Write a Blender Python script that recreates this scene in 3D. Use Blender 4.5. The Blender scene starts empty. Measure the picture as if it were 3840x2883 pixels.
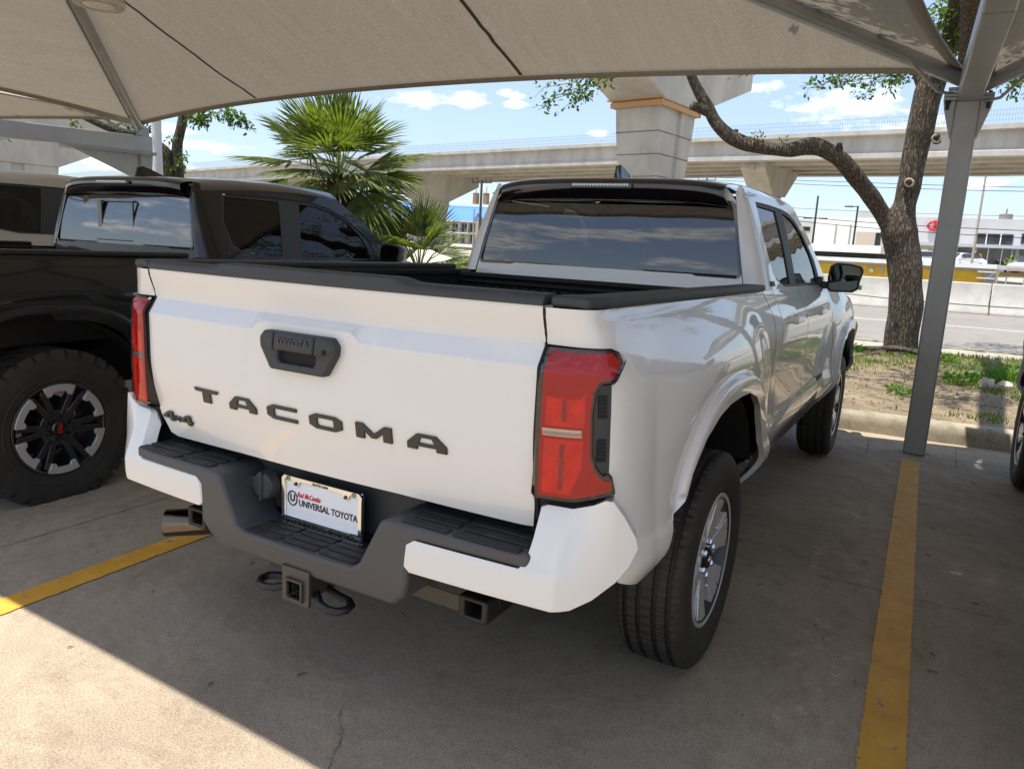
import bpy, bmesh, math, random
import numpy as np
from mathutils import Vector, Matrix, Euler
from mathutils.geometry import delaunay_2d_cdt
from mathutils import noise as mnoise

# ------------------------------------------------------------------ camera, world, sun, exposure
SC = bpy.context.scene
COL = SC.collection
R_ = math.radians
CAM = np.array([1.46414153, -2.39775164, 1.36383502])
YAW, PITCH, ROLL = R_(-29.28228646), R_(10.41519785), R_(3.07712795)
FPX = 2793.7831996658415            # focal length in pixels of the 3840 wide frame

def cam_axes():
    f = np.array([math.sin(YAW)*math.cos(PITCH), math.cos(YAW)*math.cos(PITCH), -math.sin(PITCH)])
    rt = np.array([math.cos(YAW), -math.sin(YAW), 0]); up = np.cross(rt, f)
    c, s = math.cos(ROLL), math.sin(ROLL)
    return c*rt + s*up, -s*rt + c*up, f
RT, UP, FW = cam_axes()
cd = bpy.data.cameras.new('camera'); cam = bpy.data.objects.new('camera', cd); COL.objects.link(cam)
cd.sensor_fit = 'HORIZONTAL'; cd.sensor_width = 36.0; cd.lens = FPX/3840*36.0
cd.clip_start = 0.05; cd.clip_end = 4000
m = Matrix(((RT[0], UP[0], -FW[0], CAM[0]), (RT[1], UP[1], -FW[1], CAM[1]), (RT[2], UP[2], -FW[2], CAM[2]), (0, 0, 0, 1)))
cam.matrix_world = m
SC.camera = cam

SUN_TO = Vector((-0.20, -0.20, 1.0)).normalized()     # towards the sun
SUN_EL = math.asin(SUN_TO.z); SUN_AZ = math.atan2(SUN_TO.x, SUN_TO.y)
SUN_STRENGTH, SKY_STRENGTH, EXPOSURE = 4.7, 0.12, 0.84
sd = bpy.data.lights.new('sun', 'SUN'); sd.energy = SUN_STRENGTH; sd.angle = R_(0.53); sd.color = (1.0, 0.95, 0.86)
so = bpy.data.objects.new('sun', sd); COL.objects.link(so)
so.rotation_euler = SUN_TO.to_track_quat('Z', 'Y').to_euler(); so.location = (0, 0, 60)
SC.view_settings.view_transform = 'Standard'
try: SC.view_settings.look = 'None'
except Exception: pass
SC.view_settings.exposure = EXPOSURE; SC.view_settings.gamma = 1.0
SC.cycles.max_bounces = 10; SC.cycles.diffuse_bounces = 4; SC.cycles.transparent_max_bounces = 24
SC.cycles.sample_clamp_indirect = 6.0

def D2212(px, py):                  # direction through a pixel of the 2212 wide view of the photograph
    x = (px*3840/2212 - 1920)/FPX; y = (py*3840/2212 - 1441.5)/FPX
    v = RT*x - UP*y + FW
    return v
def at(px, py, dist):               # point at a horizontal distance from the camera
    v = D2212(px, py); v = v/math.hypot(v[0], v[1]); return Vector(CAM + v*dist)
def atp(px, py, ax, val):           # point where the ray meets an axis plane
    v = D2212(px, py); return Vector(CAM + v*((val-CAM[ax])/v[ax]))

w = bpy.data.worlds.new('World'); SC.world = w; w.use_nodes = True
NT = w.node_tree; NT.nodes.clear()
def wn(t, **k):
    n = NT.nodes.new(t)
    for a, b in k.items(): setattr(n, a, b)
    return n
wout = wn('ShaderNodeOutputWorld'); wbg = wn('ShaderNodeBackground'); NT.links.new(wbg.outputs[0], wout.inputs[0])
wbg.inputs[1].default_value = SKY_STRENGTH
sky = wn('ShaderNodeTexSky'); sky.sky_type = 'NISHITA'; sky.sun_disc = False
sky.sun_elevation = SUN_EL; sky.sun_rotation = SUN_AZ; sky.air_density = 1.0; sky.dust_density = 0.6; sky.ozone_density = 1.0
tc = wn('ShaderNodeTexCoord')
def wmath(op, a, b=None, clamp=False):
    n = wn('ShaderNodeMath', operation=op, use_clamp=clamp)
    for i, v in enumerate((a, b)):
        if v is None: continue
        if isinstance(v, (int, float)): n.inputs[i].default_value = v
        else: NT.links.new(v, n.inputs[i])
    return n.outputs[0]
def wvec(op, a, b):
    n = wn('ShaderNodeVectorMath', operation=op)
    for i, v in enumerate((a, b)):
        if isinstance(v, (tuple, list)): n.inputs[i].default_value = v
        else: NT.links.new(v, n.inputs[i])
    return n
DIR = tc.outputs['Generated']
def wnoise(scale, vec, det=6, rough=.55):
    n = wn('ShaderNodeTexNoise'); n.inputs['Scale'].default_value = scale; n.inputs['Detail'].default_value = det
    n.inputs['Roughness'].default_value = rough; NT.links.new(vec, n.inputs['Vector']); return n.outputs['Fac']
st = wvec('MULTIPLY', DIR, (1, 1, 2.6)).outputs[0]
fine = wnoise(26, st, 7, .62); big = wnoise(4.2, st, 7, .58)
mask = None
# cloud banks: pixel centre, half width, half height in degrees, sharpness
for px, py, a, b in ((1835, 228, 3.9, 1.35), (1760, 236, 1.6, .6), (1905, 218, 1.6, .7), (890, 213, 1.5, .55), (1005, 215, 1.8, .55), (1105, 224, .9, .3),
                     (1100, 204, .9, .3), (1300, 290, .8, .3), (440, 311, 2.6, .35), (2120, 395, 1.6, .3), (1950, 268, 2.4, .8), (1640, 185, 1.6, .3), (330, 285, 3.4, .5), (250, 350, 5, .6)):
    c = Vector(D2212(px, py)).normalized(); r = c.cross(Vector((0, 0, 1))).normalized(); u = r.cross(c)
    df = wvec('SUBTRACT', DIR, tuple(c)).outputs[0]
    dx = wmath('DIVIDE', wvec('DOT_PRODUCT', df, tuple(r)).outputs['Value'], math.radians(a))
    dy = wmath('DIVIDE', wvec('DOT_PRODUCT', df, tuple(u)).outputs['Value'], math.radians(b))
    q = wmath('SQRT', wmath('ADD', wmath('MULTIPLY', dx, dx), wmath('MULTIPLY', dy, dy)))
    s_ = wmath('SUBTRACT', 1.15, q)
    s_ = wmath('ADD', s_, wmath('MULTIPLY', wmath('SUBTRACT', fine, 0.5), 4.2))
    s_ = wmath('MULTIPLY', s_, .75, True)
    mask = s_ if mask is None else wmath('MAXIMUM', mask, s_)
# broken cloud over the rest of the sky, behind the camera
back = wmath('MULTIPLY', wmath('SUBTRACT', wvec('DOT_PRODUCT', DIR, (-.35, -1, 0)).outputs['Value'], -0.05), 4.0, True)
gen = wmath('MULTIPLY', wmath('MULTIPLY', wmath('SUBTRACT', big, 0.515), 11.0, True), back)
mask = wmath('MAXIMUM', mask, gen)
mx = wn('ShaderNodeMix', data_type='RGBA'); NT.links.new(wmath('MULTIPLY', mask, .93), mx.inputs['Factor'])
pale = wn('ShaderNodeMix', data_type='RGBA', blend_type='MULTIPLY'); pale.inputs['Factor'].default_value = 1.0
sz = wn('ShaderNodeSeparateXYZ'); NT.links.new(DIR, sz.inputs[0])
hz = wn('ShaderNodeValToRGB'); NT.links.new(sz.outputs['Z'], hz.inputs[0]); hz.color_ramp.elements[0].position = 0.0; hz.color_ramp.elements[1].position = .45
hz.color_ramp.elements[0].color = (.66, .70, .79, 1); hz.color_ramp.elements[1].color = (1.0, 1.03, 1.06, 1); NT.links.new(hz.outputs[0], pale.inputs['B'])
NT.links.new(sky.outputs[0], pale.inputs['A']); pl2 = wn('ShaderNodeMix', data_type='RGBA'); pl2.inputs['Factor'].default_value = .20; pl2.inputs['B'].default_value = (5.9, 6.4, 7.3, 1); NT.links.new(pale.outputs['Result'], pl2.inputs['A']); NT.links.new(pl2.outputs['Result'], mx.inputs['A'])
cc = wn('ShaderNodeMix', data_type='RGBA'); cc.inputs['A'].default_value = (4.5, 4.7, 5.2, 1); cc.inputs['B'].default_value = (9.0, 9.0, 9.2, 1)
NT.links.new(wmath('MULTIPLY', wmath('SUBTRACT', fine, .35), 4.0, True), cc.inputs['Factor'])
NT.links.new(cc.outputs['Result'], mx.inputs['B']); NT.links.new(mx.outputs['Result'], wbg.inputs[0])

# ------------------------------------------------------------------ helpers
RNG = random.Random(7)
def sstep(a, b, x):
    t = min(1., max(0., (x-a)/(b-a))); return t*t*(3-2*t)
def lerp(a, b, t): return a+(b-a)*t
def interp(x, pts):                 # monotone cubic-ish interpolation through (x, y) pairs
    if x <= pts[0][0]: return pts[0][1]
    if x >= pts[-1][0]: return pts[-1][1]
    for i in range(len(pts)-1):
        x0, y0 = pts[i]; x1, y1 = pts[i+1]
        if x <= x1:
            def slope(j):
                if j <= 0: return (pts[1][1]-pts[0][1])/(pts[1][0]-pts[0][0])
                if j >= len(pts)-1: return (pts[-1][1]-pts[-2][1])/(pts[-1][0]-pts[-2][0])
                a = (pts[j][1]-pts[j-1][1])/(pts[j][0]-pts[j-1][0]); b = (pts[j+1][1]-pts[j][1])/(pts[j+1][0]-pts[j][0])
                return 0 if a*b <= 0 else 2*a*b/(a+b)
            h = x1-x0; t = (x-x0)/h; m0 = slope(i)*h; m1 = slope(i+1)*h
            return (2*t**3-3*t**2+1)*y0+(t**3-2*t**2+t)*m0+(-2*t**3+3*t**2)*y1+(t**3-t**2)*m1

def tag(o, label=None, cat=None, group=None, kind=None):
    if label: o['label'] = label
    if cat: o['category'] = cat
    if group: o['group'] = group
    if kind: o['kind'] = kind
    return o
def empty(name, loc=(0, 0, 0), rz=0, label=None, cat=None, group=None):
    o = bpy.data.objects.new(name, None); COL.objects.link(o); o.location = loc; o.rotation_euler = (0, 0, rz); o.empty_display_size = .2
    return tag(o, label, cat, group)
def link(name, me, mat, parent=None):
    o = bpy.data.objects.new(name, me); COL.objects.link(o)
    if mat is not None: me.materials.append(mat)
    if parent is not None: o.parent = parent
    return o
def copy_tree(o, parent=None):
    c = o.copy(); COL.objects.link(c)
    if parent is not None: c.parent = parent
    for ch in list(o.children): copy_tree(ch, c)
    return c

class MB:
    def __init__(self): self.v = []; self.f = []; self.n = None
    def add(self, vs, fs):
        b = len(self.v); self.v += [tuple(p) for p in vs]; self.f += [tuple(i+b for i in f) for f in fs]; return self
    def box(self, c, s, rz=0, mat=None):
        x, y, z = s[0]/2, s[1]/2, s[2]/2
        vs = [Vector((a*x, b*y, d*z)) for d in (-1, 1) for a, b in ((-1, -1), (1, -1), (1, 1), (-1, 1))]
        M_ = mat if mat is not None else Matrix.Rotation(rz, 3, 'Z')
        vs = [M_ @ p + Vector(c) for p in vs]
        return self.add(vs, [(3, 2, 1, 0), (4, 5, 6, 7), (0, 1, 5, 4), (1, 2, 6, 5), (2, 3, 7, 6), (3, 0, 4, 7)])
    def beam(self, a, b, wd, ht, up=(0, 0, 1), w2=None, h2=None):
        a, b = Vector(a), Vector(b); t = (b-a).normalized(); r = t.cross(Vector(up)).normalized(); u = r.cross(t)
        w2 = w2 or wd; h2 = h2 or ht; vs = []
        for p, W_, H_ in ((a, wd, ht), (b, w2, h2)):
            vs += [p - r*W_/2 - u*H_/2, p + r*W_/2 - u*H_/2, p + r*W_/2 + u*H_/2, p - r*W_/2 + u*H_/2]
        return self.add(vs, [(0, 1, 2, 3), (7, 6, 5, 4), (0, 4, 5, 1), (1, 5, 6, 2), (2, 6, 7, 3), (3, 7, 4, 0)])
    def tube(self, pts, r, seg=10, cap=True, rough=0.0, rs=None):
        pts = [Vector(p) for p in pts]; n = len(pts); rr = r if isinstance(r, (list, tuple)) else [r]*n
        prev = None; vs = []; fs = []
        for i, p in enumerate(pts):
            t = (pts[min(i+1, n-1)]-pts[max(i-1, 0)]).normalized()
            if prev is None:
                prev = t.orthogonal().normalized()
            prev = (prev - t*prev.dot(t)).normalized(); b = t.cross(prev)
            for k in range(seg):
                a = 2*math.pi*k/seg; q = rr[i]
                if rough: q *= 1+rough*mnoise.noise(Vector((p.x*4+math.cos(a)*1.5, p.y*4+math.sin(a)*1.5, p.z*2.2)))
                vs.append(p + (prev*math.cos(a)+b*math.sin(a))*q)
        for i in range(n-1):
            for k in range(seg):
                k2 = (k+1) % seg; fs.append((i*seg+k, i*seg+k2, (i+1)*seg+k2, (i+1)*seg+k))
        if cap: fs.append(tuple(range(seg-1, -1, -1))); fs.append(tuple(range((n-1)*seg, n*seg)))
        return self.add(vs, fs)
    def prism(self, poly, vec):        # poly: ordered 3d points, extruded along vec
        n = len(poly); vec = Vector(vec); vs = [Vector(p) for p in poly]; vs += [p+vec for p in vs]
        fs = [tuple(range(n)), tuple(range(2*n-1, n-1, -1))]
        fs += [(i, i+n, (i+1) % n+n, (i+1) % n) for i in range(n)]
        return self.add(vs, fs)
    def prism2(self, outer, hole, to3, vec):   # polygon with hole, CDT-filled, extruded
        V, F, loops = cdt(outer, [hole] if hole else [], None)
        n = len(V); vec = Vector(vec); P = [Vector(to3(*p)) for p in V]
        vs = P + [p+vec for p in P]; fs = [f for f in F] + [tuple(i+n for i in reversed(f)) for f in F]
        for lp in loops:
            for a, b in zip(lp, lp[1:]+lp[:1]): fs.append((a, b, b+n, a+n))
        return self.add(vs, fs)
    def grid(self, fn, us, vs_, closeu=False):
        nu, nv = len(us), len(vs_); P = [fn(u, v) for u in us for v in vs_]; fs = []
        for i in range(nu if closeu else nu-1):
            for j in range(nv-1):
                a = i*nv+j; b = ((i+1) % nu)*nv+j; fs.append((a, b, b+1, a+1))
        return self.add(P, fs)
    def lathe(self, prof, seg=32, axis='X', c=(0, 0, 0), close=False):
        n = len(prof); P = []
        for k in range(seg):
            a = 2*math.pi*k/seg
            for r, h in prof:
                q = (h, r*math.cos(a), r*math.sin(a)) if axis == 'X' else ((r*math.cos(a), h, r*math.sin(a)) if axis == 'Y' else (r*math.cos(a), r*math.sin(a), h))
                P.append((q[0]+c[0], q[1]+c[1], q[2]+c[2]))
        fs = []
        for k in range(seg):
            for j in range(n if close else n-1):
                a = k*n+j; b = ((k+1) % seg)*n+j; j2 = (j+1) % n
                fs.append((a, b, ((k+1) % seg)*n+j2, k*n+j2))
        return self.add(P, fs)
    def build(self, name, mat, parent=None, smooth=None, bevel=0, seg=2, recalc=True):
        me = bpy.data.meshes.new(name); me.from_pydata(self.v, [], self.f)
        if recalc:
            bm = bmesh.new(); bm.from_mesh(me); bmesh.ops.recalc_face_normals(bm, faces=bm.faces); bm.to_mesh(me); bm.free()
        if smooth is not None:
            me.polygons.foreach_set('use_smooth', [True]*len(me.polygons))
            if smooth < 180: me.set_sharp_from_angle(angle=R_(smooth))
        o = link(name, me, mat, parent)
        if bevel:
            b = o.modifiers.new('bevel', 'BEVEL'); b.width = bevel; b.segments = seg; b.limit_method = 'ANGLE'; b.angle_limit = R_(35); b.harden_normals = False
            me.polygons.foreach_set('use_smooth', [True]*len(me.polygons)); 
            if smooth is None: me.set_sharp_from_angle(angle=R_(50))
        return o

def inside(px, py, loops):
    res = np.zeros(len(px), bool)
    for lp in loops:
        L = np.array(lp); a = L; b = np.roll(L, -1, 0)
        for (x0, y0), (x1, y1) in zip(a, b):
            if y0 == y1: continue
            c = ((y0 > py) != (y1 > py)) & (px < (x1-x0)*(py-y0)/(y1-y0)+x0)
            res ^= c
    return res
def densify(lp, res):
    out = []
    for a, b in zip(lp, lp[1:]+lp[:1]):
        n = 1 if res is None else max(1, int(math.hypot(b[0]-a[0], b[1]-a[1])/res+.5))
        for k in range(n): out.append((a[0]+(b[0]-a[0])*k/n, a[1]+(b[1]-a[1])*k/n))
    return out
def cdt(outer, holes, res, lines=()):
    loops = [densify(list(l), res) for l in [outer]+list(holes)]
    pts = []; edges = []; idx = []
    for l in loops:
        b = len(pts); pts += l; n = len(l); edges += [(b+i, b+(i+1) % n) for i in range(n)]; idx.append(list(range(b, b+n)))
    for ln in lines:
        q = [p for p in ln if inside(np.array([p[0]]), np.array([p[1]]), loops)[0] and min((p[0]-a)**2+(p[1]-b)**2 for a, b in pts[:nb0]) > (.35*res)**2] if (nb0 := sum(len(l) for l in loops)) else []
        b = len(pts); pts += q; edges += [(b+i, b+i+1) for i in range(len(q)-1) if math.hypot(q[i][0]-q[i+1][0], q[i][1]-q[i+1][1]) < res*2.5]
    nb = len(pts)
    if res is not None:
        A = np.array(pts); x0, y0 = A.min(0); x1, y1 = A.max(0)
        gx, gy = np.meshgrid(np.arange(x0+res*.5, x1, res), np.arange(y0+res*.5, y1, res)); gx = gx.ravel(); gy = gy.ravel()
        ok = inside(gx, gy, loops)
        gx, gy = gx[ok], gy[ok]
        if len(gx):
            d2 = ((gx[:, None]-A[None, :, 0])**2+(gy[:, None]-A[None, :, 1])**2).min(1); ok = d2 > (res*.45)**2
            pts = pts+list(zip(gx[ok].tolist(), gy[ok].tolist()))
    V, E, F, ov, oe, of = delaunay_2d_cdt([Vector(p) for p in pts], edges, [], 0, 1e-7)
    V = [(v.x, v.y) for v in V]
    vmap = {}
    for i, o in enumerate(ov):
        for k in o: vmap[k] = i
    C_ = np.array([[sum(V[i][0] for i in f)/3, sum(V[i][1] for i in f)/3] for f in F])
    ok = inside(C_[:, 0], C_[:, 1], loops)
    F = [tuple(f) for f, k in zip(F, ok) if k]
    return V, F, [[vmap[i] for i in l] for l in idx]

def panel(name, mat, parent, outer, fn, res=.04, holes=(), rim=(0, 0, 0), off=0.0, flip=False, eps=2e-3, lines=()):
    """A panel on the surface fn(u, v) inside a 2d outline, with exact surface normals and a turned edge (rim vector)."""
    V, F, loops = cdt(list(outer), holes, res, lines)
    P = []; N = []
    for u, v in V:
        p = Vector(fn(u, v)); du = Vector(fn(u+eps, v))-Vector(fn(u-eps, v)); dv = Vector(fn(u, v+eps))-Vector(fn(u, v-eps))
        n = du.cross(dv)
        n = n.normalized() if n.length > 1e-12 else Vector((0, 0, 1))
        if flip: n = -n
        P.append(p+n*off); N.append(n)
    fs = [tuple(reversed(f)) if flip else f for f in F]
    nv = len(P); rimv = Vector(rim)
    if rimv.length > 0:
        for lp in loops:
            b = len(P); k = len(lp)
            cen = sum((P[i] for i in lp), Vector())/k
            for i in lp: P.append(P[i].copy())
            for i in lp: P.append(P[i]+rimv)
            nn = []
            for j in range(k):
                t = P[lp[(j+1) % k]]-P[lp[j-1]]; q = t.cross(rimv); q = q.normalized() if q.length > 0 else N[lp[j]]
                nn.append((q+N[lp[j]]*.6).normalized())
            N += nn+nn
            for j in range(k):
                j2 = (j+1) % k; fs.append((b+j, b+j2, b+k+j2, b+k+j))
    me = bpy.data.meshes.new(name); me.from_pydata([tuple(p) for p in P], [], fs)
    me.polygons.foreach_set('use_smooth', [True]*len(me.polygons))
    # make face winding agree with the normals
    bm = bmesh.new(); bm.from_mesh(me); bm.faces.ensure_lookup_table()
    bad = [f for f in bm.faces if f.normal.dot(N[f.verts[0].index]+N[f.verts[1].index]+N[f.verts[2].index]) < 0]
    if bad: bmesh.ops.reverse_faces(bm, faces=bad)
    bm.to_mesh(me); bm.free()
    me.normals_split_custom_set_from_vertices([tuple(n) for n in N])
    return link(name, me, mat, parent)

FONT = bpy.data.fonts.load('<builtin>') if '<builtin>' in bpy.data.fonts else None
def text_mesh(s, size=1.0, depth=.002, shear=0, bold=0.0, sx=1.0):
    cu = bpy.data.curves.new('txt', 'FONT'); cu.body = s; cu.size = size; cu.extrude = depth; cu.align_x = 'CENTER'; cu.align_y = 'CENTER'
    cu.shear = shear; cu.offset = bold; cu.resolution_u = 3
    o = bpy.data.objects.new('txt', cu); COL.objects.link(o)
    dg = bpy.context.evaluated_depsgraph_get(); dg.update()
    me = bpy.data.meshes.new_from_object(o.evaluated_get(dg))
    bpy.data.objects.remove(o); bpy.data.curves.remove(cu)
    if sx != 1.0:
        for v in me.vertices: v.co.x *= sx
    return me
def text_obj(name, s, size, mat, parent, origin, xdir, ydir, depth=.002, shear=0, bold=0.0, width=None):
    me = text_mesh(s, size, depth, shear, bold)
    xs = [v.co.x for v in me.vertices]; wd = max(xs)-min(xs); k = width/wd if width else 1.0
    X_ = Vector(xdir).normalized(); Y_ = Vector(ydir).normalized(); Z_ = X_.cross(Y_); O = Vector(origin)
    cx = (max(xs)+min(xs))/2
    for v in me.vertices: v.co = O + X_*((v.co.x-cx)*k)+Y_*v.co.y+Z_*v.co.z
    me.materials.clear()
    return link(name, me, mat, parent)

# ------------------------------------------------------------------ materials
MATS = {}
def mat(name, col, rough=.5, metal=0., coat=0., spec=.5, var=0., vscale=4., bump=0., bscale=60., trans=0., alpha=1., det=5., col2=None, vdist=None, crough=.03, ior=None, coord='Object', stretch=None, lo=.35, hi=.65):
    if name in MATS: return MATS[name]
    m = bpy.data.materials.new(name); m.use_nodes = True; nt = m.node_tree; b = nt.nodes['Principled BSDF']
    b.inputs['Base Color'].default_value = (*col, 1); b.inputs['Roughness'].default_value = rough; b.inputs['Metallic'].default_value = metal
    b.inputs['Coat Weight'].default_value = coat; b.inputs['Coat Roughness'].default_value = crough; b.inputs['Specular IOR Level'].default_value = spec
    b.inputs['Transmission Weight'].default_value = trans; b.inputs['Alpha'].default_value = alpha
    if ior: b.inputs['IOR'].default_value = ior
    tcn = None
    def coords():
        nonlocal tcn
        if tcn is None:
            t = nt.nodes.new('ShaderNodeTexCoord'); tcn = t.outputs[coord]
            if coord == 'World' : pass
            if stretch:
                mp = nt.nodes.new('ShaderNodeMapping'); mp.inputs['Scale'].default_value = stretch; nt.links.new(tcn, mp.inputs[0]); tcn = mp.outputs[0]
        return tcn
    if var or col2:
        n = nt.nodes.new('ShaderNodeTexNoise'); n.inputs['Scale'].default_value = vscale; n.inputs['Detail'].default_value = det; n.inputs['Roughness'].default_value = .62
        nt.links.new(coords(), n.inputs['Vector'])
        rp = nt.nodes.new('ShaderNodeValToRGB'); rp.color_ramp.elements[0].position = lo; rp.color_ramp.elements[1].position = hi
        c2 = col2 or tuple(min(1, c*(1+var)) for c in col); c1 = col if col2 else tuple(c*(1-var) for c in col)
        rp.color_ramp.elements[0].color = (*c1, 1); rp.color_ramp.elements[1].color = (*c2, 1)
        nt.links.new(n.outputs['Fac'], rp.inputs[0]); nt.links.new(rp.outputs[0], b.inputs['Base Color'])
    if bump:
        n = nt.nodes.new('ShaderNodeTexNoise'); n.inputs['Scale'].default_value = bscale; n.inputs['Detail'].default_value = 4
        nt.links.new(coords(), n.inputs['Vector'])
        bp = nt.nodes.new('ShaderNodeBump'); bp.inputs['Strength'].default_value = bump; bp.inputs['Distance'].default_value = .01
        nt.links.new(n.outputs['Fac'], bp.inputs['Height']); nt.links.new(bp.outputs[0], b.inputs['Normal'])
    MATS[name] = m
    return m
def glass_mat(name, tint, through, rough=0.0, gloss_ior=1.5):
    """tinted window glass: reflection by Fresnel over a tinted see-through layer"""
    m = bpy.data.materials.new(name); m.use_nodes = True; nt = m.node_tree; nt.nodes.clear()
    out = nt.nodes.new('ShaderNodeOutputMaterial'); tr = nt.nodes.new('ShaderNodeBsdfTransparent'); tr.inputs[0].default_value = (*[c*through for c in tint], 1)
    gl = nt.nodes.new('ShaderNodeBsdfGlossy'); gl.inputs['Roughness'].default_value = rough
    lw = nt.nodes.new('ShaderNodeFresnel'); lw.inputs['IOR'].default_value = gloss_ior
    mx = nt.nodes.new('ShaderNodeMixShader'); nt.links.new(lw.outputs[0], mx.inputs[0]); nt.links.new(tr.outputs[0], mx.inputs[1]); nt.links.new(gl.outputs[0], mx.inputs[2])
    tcn = nt.nodes.new('ShaderNodeTexCoord'); n = nt.nodes.new('ShaderNodeTexNoise'); n.inputs['Scale'].default_value = 2.2; n.inputs['Detail'].default_value = 1
    nt.links.new(tcn.outputs['Object'], n.inputs['Vector'])
    bp = nt.nodes.new('ShaderNodeBump'); bp.inputs['Strength'].default_value = .09; bp.inputs['Distance'].default_value = .05
    nt.links.new(n.outputs['Fac'], bp.inputs['Height']); nt.links.new(bp.outputs[0], gl.inputs['Normal'])
    nt.links.new(mx.outputs[0], out.inputs[0]); MATS[name] = m
    return m
# ------------------------------------------------------------------ pickup body surfaces (x right, y forward, z up, rear axle at y=0)
WB = 3.35
BASE = [(.44, .838), (.50, .862), (.56, .886), (.625, .902), (.66, .900), (.70, .889), (.80, .886), (.90, .890), (1.0, .892), (1.06, .888), (1.12, .873), (1.18, .845), (1.235, .812), (1.30, .80)]
def base_x(y, z):
    x = interp(z, BASE)
    x -= .05*sstep(3.4, 4.25, y)**2
    return x
def flare(y, z, yc, zc=.40):
    r = (abs(y-yc)**2.5+abs(max(z-zc, -.05))**2.5)**(1/2.5)
    k = sstep(.40, .66, z)
    return k*(.026*(1-sstep(.588, .602, r)) + .046*(1-sstep(.60, .93, r)))
def side_x(y, z):
    return base_x(y, z)+flare(y, z, 0)+flare(y, z, WB)
TU, TL = -.66, .40                         # where the rear corner starts and its parameter length
def side(u, z):                            # right body side; u = y, wrapping round the rear corner below TU
    if u >= TU: return (side_x(u, z), u, z)
    t = min(1.0, (TU-u)/TL); X = side_x(TU, z)
    ye = -.917+.030*sstep(1.10, 1.147, z)-.022*sstep(1.15, 1.238, z)+.040*(1-sstep(.60, .97, z))*.4
    p0 = (X, TU); p1 = (X-.004, TU-.20); p2 = (.845, -.900); p3 = (.706, ye)
    a, b, c, d = (1-t)**3, 3*t*(1-t)**2, 3*t*t*(1-t), t**3
    return (a*p0[0]+b*p1[0]+c*p2[0]+d*p3[0], a*p0[1]+b*p1[1]+c*p2[1]+d*p3[1], z)
ROOF = [(1.03, 1.712), (1.2, 1.728), (1.6, 1.760), (2.0, 1.772), (2.4, 1.762), (2.7, 1.73)]
def up_x(y, z):                            # greenhouse side
    t = z-1.235
    return .806-.30*t-.16*t*t
CU = 1.14
def upper(u, z):                           # greenhouse side, wrapping round the rear pillar below CU
    if u >= CU: return (up_x(u, z), u, z)
    t = min(1.0, (CU-u)/.20); X = up_x(CU, z); xe = .692-.22*(z-1.30); yb = cabback(xe, z)[1]-.003
    p0 = (X, CU); p1 = (X-.002, CU-.10); p2 = (X-.012, yb+.006); p3 = (xe, yb)
    a, b, c, d = (1-t)**3, 3*t*(1-t)**2, 3*t*t*(1-t), t**3
    return (a*p0[0]+b*p1[0]+c*p2[0]+d*p3[0], a*p0[1]+b*p1[1]+c*p2[1]+d*p3[1], z)
def cabback(x, z): return (x, 1.012+.06*(z-1.285)+.25*(z-1.285)*abs(z-1.285)-.012*(1-(x/.68)**2), z)
def roof_z(y): return interp(y, ROOF)
def top_z(y): return roof_z(y)-.080          # where the roof meets the side
def roof(s, y):
    a = abs(s); hw = up_x(y, top_z(y))
    return (s*hw, y, roof_z(y)-.014*a*a-.066*a**7)
def gate_shelf(x):                          # height of the lower edge of the tailgate's shelf
    return 1.100+.026*(1-sstep(.165, .20, abs(x)))
def gate(x, z):
    zs = gate_shelf(x)
    y = -.885-.034*(1-(x/.703)**2)
    if z > zs:                                # overhung upper band and the shelf
        k = min(1, max(0, (z-zs)/(1.147-zs))); y += -.030*(1-k)
        y += -.022*sstep(1.150, 1.238, z)
    else: y += -.030
    y += .052*(1-sstep(.60, .97, z))
    return (x, y, z)

def r_line(yc, r, zc=.40):                  # the edge of the wheel flare as a polyline
    out = []
    for a in np.linspace(-.35, math.pi+.35, 110):
        c, s_ = math.cos(a), math.sin(a); k = r/((abs(c)**2.5+abs(s_)**2.5)**(1/2.5)); out.append((yc+k*c, zc+k*s_))
    return out
FLARE_LINES = [r_line(yc, r) for yc in (0, WB) for r in (.570, .588, .5945, .601, .613, .630, .652, .680)]
# ------------------------------------------------------------------ truck materials
M_WHITE = mat('white_paint', (.69, .675, .65), .32, coat=1.0, spec=.5, crough=.025)
M_BLACKP = mat('black_paint', (.005, .0048, .0045), .35, coat=.75, crough=.015, spec=.2)
M_SILVERP = mat('silver_beige_paint', (.50, .48, .43), .3, metal=.3, coat=1.0, crough=.03)
M_TRIM = mat('black_textured_plastic', (.035, .036, .038), .55, bump=.15, bscale=900)
M_GRAY = mat('bumper_grey_plastic', (.060, .060, .062), .5, bump=.08, bscale=700)
M_GLOSS = mat('gloss_black', (.006, .006, .007), .12, coat=.8)
M_DARK = mat('underbody_black', (.008, .008, .008), .8)
M_LINER = mat('bedliner', (.012, .012, .012), .75, bump=.5, bscale=300)
M_PAD = mat('dusty_step_rubber', (.018, .018, .018), .62, bump=.35, bscale=400, col2=(.07, .066, .06), vscale=9, lo=.45, hi=.8)
M_LETTER = mat('badge_black', (.032, .028, .022), .45)
M_SMOKE = mat('smoked_lens', (.014, .004, .004), .08, coat=.4)
M_RED_LIT = mat('red_lens_lit', (.90, .035, .014), .5, coat=0., spec=.3, var=.14, vscale=30)  # light from the ground on the inner lens is put into this brighter red
M_RED2 = mat('deep_red_lens', (.58, .006, .006), .45, coat=0., spec=.3)  # lens red; the dark reflection across its top is kept in the colour
G_LAMP = glass_mat('lamp_cover', (1., .88, .86), .98)
M_LAMP = mat('clear_lamp', (.55, .55, .55), .2, metal=.6, coat=.8)
M_GALVR = mat('lamp_rib_grey', (.25, .25, .25), .4)
M_CHROME = mat('chrome', (.75, .74, .72), .08, metal=1)
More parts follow.
